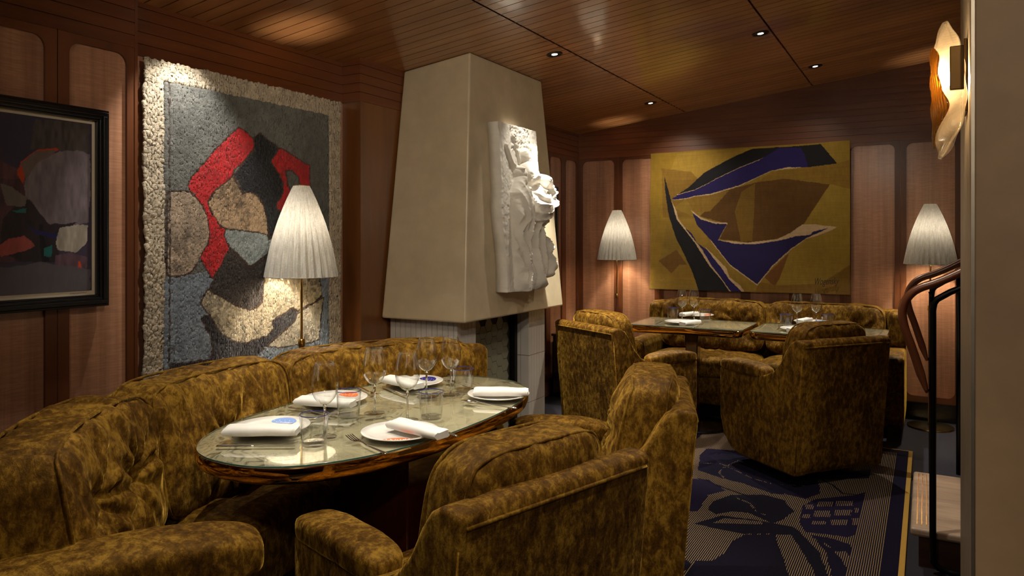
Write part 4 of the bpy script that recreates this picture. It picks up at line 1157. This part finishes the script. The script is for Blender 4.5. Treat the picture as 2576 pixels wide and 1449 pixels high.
for px,py,l in ((1692,804,'left tumbler on the left far table'),(1774,811,'right tumbler on the left far table'),
                (1977,824,'left tumbler on the right far table'),(2083,825,'right tumbler on the right far table')):
    inst(T0,zp(px,py),0,l,'tumblers on the far tables','t')
pl={k:make_plate(*v) for k,v in dict(plain=(None,),orange=('orange',0),blue=('blue',0),navy=('navy',0)).items()}
for px,py,k,rz,l,g_ in ((683,1082,'blue',1.35,'white plate with a blue dotted motif at the left end of the oval table','n'),
                (843,1009,'orange',1.1,'white plate with an orange dotted motif at the back of the oval table','n'),
                (1043,966,'navy',.9,'white plate with a navy motif at the far back of the oval table','n'),
                (1254,999,'plain',0,'plain white plate at the right end of the oval table','n'),
                (1006,1095,'orange',4.75,'white plate with an orange motif on its near edge, front of the oval table','n'),
                (1714,813,'plain',0,'front white plate on the left far table','f'),(1756,796,'orange',.2,'rear white plate with orange motif on the left far table','f'),
                (2010,831,'plain',0,'front white plate on the right far table','f'),(2041,813,'blue',.4,'rear white plate with blue motif on the right far table','f')):
    inst(pl[k],zp(px,py),rz,l,'plates on the oval table' if g_=='n' else 'plates on the far tables','p'+k)
nap=napkin_obj(w=.064,hh=.026); tag(nap,'','napkin')
for x0,y0_,x1,y1_,l,g_ in ((563,1088,752,1086,'folded white napkin on the blue-patterned plate at left','n'),(748,1010,888,1018,'folded white napkin on the orange plate at the back of the oval table','n'),
                (965,953,1057,973,'folded white napkin on the navy-patterned plate','n'),(1191,988,1328,988,'folded white napkin on the plain plate at the right end','n'),
                (988,1068,1112,1098,'folded white napkin on the near orange-edged plate','n'),(1716,818,1757,811,'folded napkin on the front plate of the left far table','f'),
                (1714,795,1753,789,'folded napkin on the rear plate of the left far table','f'),(2008,813,2040,804,'folded napkin on the rear plate of the right far table','f'),(1985,834,2040,831,'folded napkin on the front plate of the right far table','f')):
    dy_=7 if g_=='n' else 2; a=at_z(x0,y0_+dy_,TZ+.016); c_=at_z(x1,y1_+dy_,TZ+.016); d=c_-a; mid=(a+c_)/2; L=d.length
    if 'n' in used or False: pass
    o=inst(nap,(mid.x,mid.y,TZ+.0172),math.atan2(d.y,d.x),l,'folded napkins on the plates','nap')
    o.scale=(min(1.05,max(.55,L/.205)),1 if g_=='n' else .9,1)
K0,F0,S0=make_knife(),make_fork(),make_spoon()
def cut(proto,key,a,b_,l,g_):
    """a: handle end, b_: tip (pixels on the table plane)"""
    A=at_z(a[0],a[1],TZ); Bp=at_z(b_[0],b_[1],TZ); d=Bp-A; d.normalize(); p=A+d*.107
    inst(proto,(p.x,p.y,TZ+.0006),math.atan2(d.y,d.x),l,g_,key)
cg_='knives on the tables'
cut(K0,'k',(545,1126),(755,1124),'long knife in front of the blue-patterned plate',cg_)
cut(K0,'k',(728,1028),(855,1047),'knife before the orange plate at the back of the oval table',cg_)
cut(K0,'k',(1022,999),(952,970),'knife beside the navy-patterned plate',cg_)
cut(K0,'k',(1150,1101),(1060,1066),'knife half hidden under the near right napkin',cg_)
cut(F0,'f',(973,1146),(863,1100),'fork left of the near orange-edged plate','forks on the tables')
cut(F0,'f',(905,976),(957,1004),'fork half hidden behind the orange plate','forks on the tables')
cut(F0,'f',(715,1075),(790,1058),'fork behind the blue-patterned plate','forks on the tables')
cut(S0,'s',(1302,1031),(1160,1015),'spoon in front of the plain plate at the right end','spoons on the tables')
cut(S0,'s',(1200,985),(1118,962),'spoon beside the farthest tumbler','spoons on the tables')
cut(F0,'f',(1745,826),(1775,815),'fork on the left far table','forks on the tables')
cut(K0,'k',(1650,818),(1668,808),'knife on the left far table',cg_)
cut(F0,'f',(1955,832),(1965,822),'fork on the right far table','forks on the tables')
# ------------------------------------------------------------------ stairs and railings
st_=thing('wooden_stairs','pale wooden stair treads with brass nosing strips on dark risers, behind the column','stairs',(.2,3.83,0))
sy0,sy1=3.41,4.25
for k,(xa,zt) in enumerate(((-.06,.165),(.22,.33),(.5,.495))):
    o=B().box((xa,sy0,zt-.035),(xa+.34,sy1,zt)).build('tread','step_wood',st_,world=True); bevel(o,.012,4)
    for j in range(3):
        x=xa+.022+j*.017
        B().box((x,sy0+.05,zt),(x+.0035,sy1-.04,zt+.0012)).build('nosing_strip','brass',o,world=False).data.transform(Matrix.Translation(-Vector(st_.location)))
    B().box((xa+.03,sy0+.03,0 if k==0 else zt-.165),(xa+.31 if k<2 else .84,sy1-.03,zt-.036)).build('riser','step_side',st_,world=True)
def rail(y,label):
    t=thing('stair_railing',label,'railing',(.02,y,0),group='curved wooden stair railings')
    # curve in XZ: tip low -> belly -> top slope upwards to the right
    pts=[(.0,.73),(-.028,.82),(-.055,.91),(-.078,.98),(-.088,1.035),(-.080,1.085),(-.055,1.125),(-.02,1.15),(.03,1.17),(.09,1.20),(.20,1.265),(.35,1.36),(.6,1.52)]
    # catmull
    P=[Vector((a,0,c)) for a,c in pts]; Q=[]
    for i in range(len(P)-1):
        p0=P[max(i-1,0)];p1=P[i];p2=P[i+1];p3=P[min(i+2,len(P)-1)]
        for s in range(5):
            u_=s/5; Q.append(.5*((2*p1)+(p2-p0)*u_+(2*p0-5*p1+4*p2-p3)*u_**2+(-p0+3*p1-3*p2+p3)*u_**3))
    Q.append(P[-1]); V=[];F=[]
    w,th=.024,.0165
    for i,q in enumerate(Q):
        d=(Q[min(i+1,len(Q)-1)]-Q[max(i-1,0)]).normalized(); nn=Vector((-d.z,0,d.x)); k=min(1,.35+i/6)
        for a in range(12):
            an=2*PI*a/12; cx=math.copysign(abs(math.cos(an))**.6,math.cos(an)); cz=math.copysign(abs(math.sin(an))**.6,math.sin(an))
            p=q+nn*(th*cz*k)+Vector((0,w*cx,0)); V.append((p.x-.02,p.y,p.z))
    m=len(Q)
    for i in range(m-1):
        for a in range(12): F.append((i*12+a,i*12+(a+1)%12,(i+1)*12+(a+1)%12,(i+1)*12+a))
    F+= [tuple(range(12))[::-1],tuple((m-1)*12+a for a in range(12))]
    o=mesh_obj('handrail',V,F,'rail_wood',t); fix_normals(o)
    zb_=.02
    path=[(.30,0,zb_),(.06,0,zb_),(.02,0,zb_+.01),(.002,0,zb_+.03),(0,0,.07),(0,0,1.06),(.004,0,1.088),(.015,0,1.105),(.06,0,1.135),(.10,0,1.155),(.17,0,1.19),(.58,0,1.44)]
    b=B().tube(path,.0125,12); b.build('steel_frame','black_metal',t,smooth=True)
    b=B().tube([(.118,0,.02 if y<4 else .17),(.118,0,1.165)],.012,12)
    if y>4: b.build('post','black_metal',t,smooth=True)
    B().tube([(.0,0,1.09),(-.01,0,1.135)],.006,8).tube([(.17,0,1.18),(.165,0,1.225)],.006,8).tube([(0,0,.75),(-.015,0,.735)],.005,8).build('bracket','black_metal',t,smooth=True)
    return t
rail(3.385,'near curved wooden handrail on a black steel frame beside the steps')
rail(4.275,'far curved wooden handrail on a black steel frame behind the steps')
# ------------------------------------------------------------------ wall sconce on the column
sc=thing('wall_sconce','amber and clear sculpted glass wall sconce on the metal edge of the column','wall lamp',(.098,2.43,1.8))
def gx(w): return -.088+.078*abs(w)**1.7
nzs,nws=70,34
left=lambda q:-.125*math.sin(PI*q)**.42*(1+.04*math.sin(q*9))
right=lambda q:.125*math.sin(PI*q)**.42*(1+.04*math.sin(q*7+1))
z0s,z1s=-.225,.165
def sh_pt(q,w,off=0):
    q=min(max(q,.004),.996)
    a=(left(q) if w<0 else right(q))*abs(w)
    x=gx(a/.125)+.0018*math.sin(q*31+w*5)+off; xx=x+.03*((q-.5)*2)**4*(1 if q>.5 else .3)
    return (xx+ .010*(1-q),a,z0s+(z1s-z0s)*q)
V=[sh_pt(i/nzs,-1+2*j/nws) for i in range(nzs+1) for j in range(nws+1)]
o=mesh_obj('glass_shell',V,grid_faces(nzs+1,nws+1),'murano_clear',sc); md=o.modifiers.new('t','SOLIDIFY'); md.thickness=.006
V=[];F=[]
ql,qh=.08,.82
for i in range(51):
    q=ql+(qh-ql)*i/50; e=math.sin(PI*i/50)**.45; wa=-.62*e+.12*math.sin(q*14); wb=.35*e+.18*math.sin(q*17+1)
    for j in range(25): V.append(sh_pt(q,wa+(wb-wa)*j/24,-.007))
am=mesh_obj('amber_band',V,grid_faces(51,25),'amber_glass',sc); md=am.modifiers.new('t','SOLIDIFY'); md.thickness=.003; am['label']='ribbed amber glass band'
o=B().box((-.010,-.06,-.10),(-.001,.06,.10)).build('wall_plate','bronze',sc); bevel(o,.002,2)
o=B().box((-.045,-.15,-.055),(-.012,-.135,.062)).build('bracket','bronze',sc); bevel(o,.002,2)
B().tube([(-.005,-.04,.0),(-.03,-.09,0),(-.03,-.14,0)],.006,8).build('arm','bronze',sc,smooth=True)
B().lathe([(0,-.02),(.010,-.018),(.013,0),(.010,.016),(0,.02)],16,(-.045,-.02,.0)).build('bulb','sconce_glow',sc,smooth=True)
#light('sconce_light','POINT',(.045,2.38,1.80),2.2,(1,.70,.36),size=.012)
# ------------------------------------------------------------------ lights
warm=(1,.88,.70); cw=(1,.93,.80)
spot(-1.897,3.844,(-2.12,3.83,1.40),13,64,cw,.9,.012)
spot(-1.62,2.25,(-1.62,2.3,.74),54,62,cw,.35,.012)
spot(-1.55,1.45,(-1.55,1.6,.74),40,66,cw,.4,.012)
spot(-2.52,1.98,(-2.80,2.02,1.1),20,74,(1,.95,.86),.6,.015)
spot(-1.897,3.844,(-1.97,4.3,.6),190,44,cw,.7,.012)
spot(-1.91,5.59,(-1.6,5.35,.74),66,60,cw,.4,.012)
spot(-.69,5.57,(-.75,5.35,.74),66,60,cw,.4,.012)
spot(-.55,2.9,(-.7,2.9,.0),44,95,warm,.7,.03)  # added wide fill over the chairs and rug
spot(-.3,1.2,(-.8,1.3,.3),45,85,warm,.7,.03)  # added fill on the near armchair
spot(-.85,4.45,(-.9,4.4,0),45,90,warm,.7,.03)  # added wide fill around the far chairs
spot(-.3,1.2,(-2.5,3.2,1.5),36,80,warm,.8,.05)  # added fill towards the tapestry wall and hood
spot(-.6,-.7,(-1.2,3.0,1.2),24,110,warm,1,.08)  # unseen fill added behind the camera, aimed into the room
spot(.9,-.6,(.3,3.0,1.2),60,110,warm,1,.08)  # unseen fill added behind the camera to lift the column front
spot(-1.91,5.59,(-1.85,6.2,1.5),15,90,warm,1,.05)  # extra beam added to brighten the yellow tapestry, left part
spot(-.69,5.57,(-.95,6.2,1.4),7,90,warm,1,.05)  # extra beam added to brighten the yellow tapestry, right part
W_=bpy.data.worlds.new('w'); S.world=W_; W_.use_nodes=True
W_.node_tree.nodes['Background'].inputs[0].default_value=(.9,.7,.5,1); W_.node_tree.nodes['Background'].inputs[1].default_value=.02
# ------------------------------------------------------------------ camera
cd=bpy.data.cameras.new('camera'); cam=bpy.data.objects.new('camera',cd); C.objects.link(cam); S.camera=cam
cam.location=(0,0,CH); cam.rotation_euler=(PI/2,0,YAW)
cd.sensor_width=36; cd.lens=FPX/2576*36; cd.shift_x=0; cd.shift_y=-(724.5-HY)/2576; cd.clip_start=.05
S.view_settings.view_transform='Standard'; S.view_settings.look='None'; S.view_settings.gamma=1; S.view_settings.exposure=1.05
S.view_settings.use_curve_mapping=False
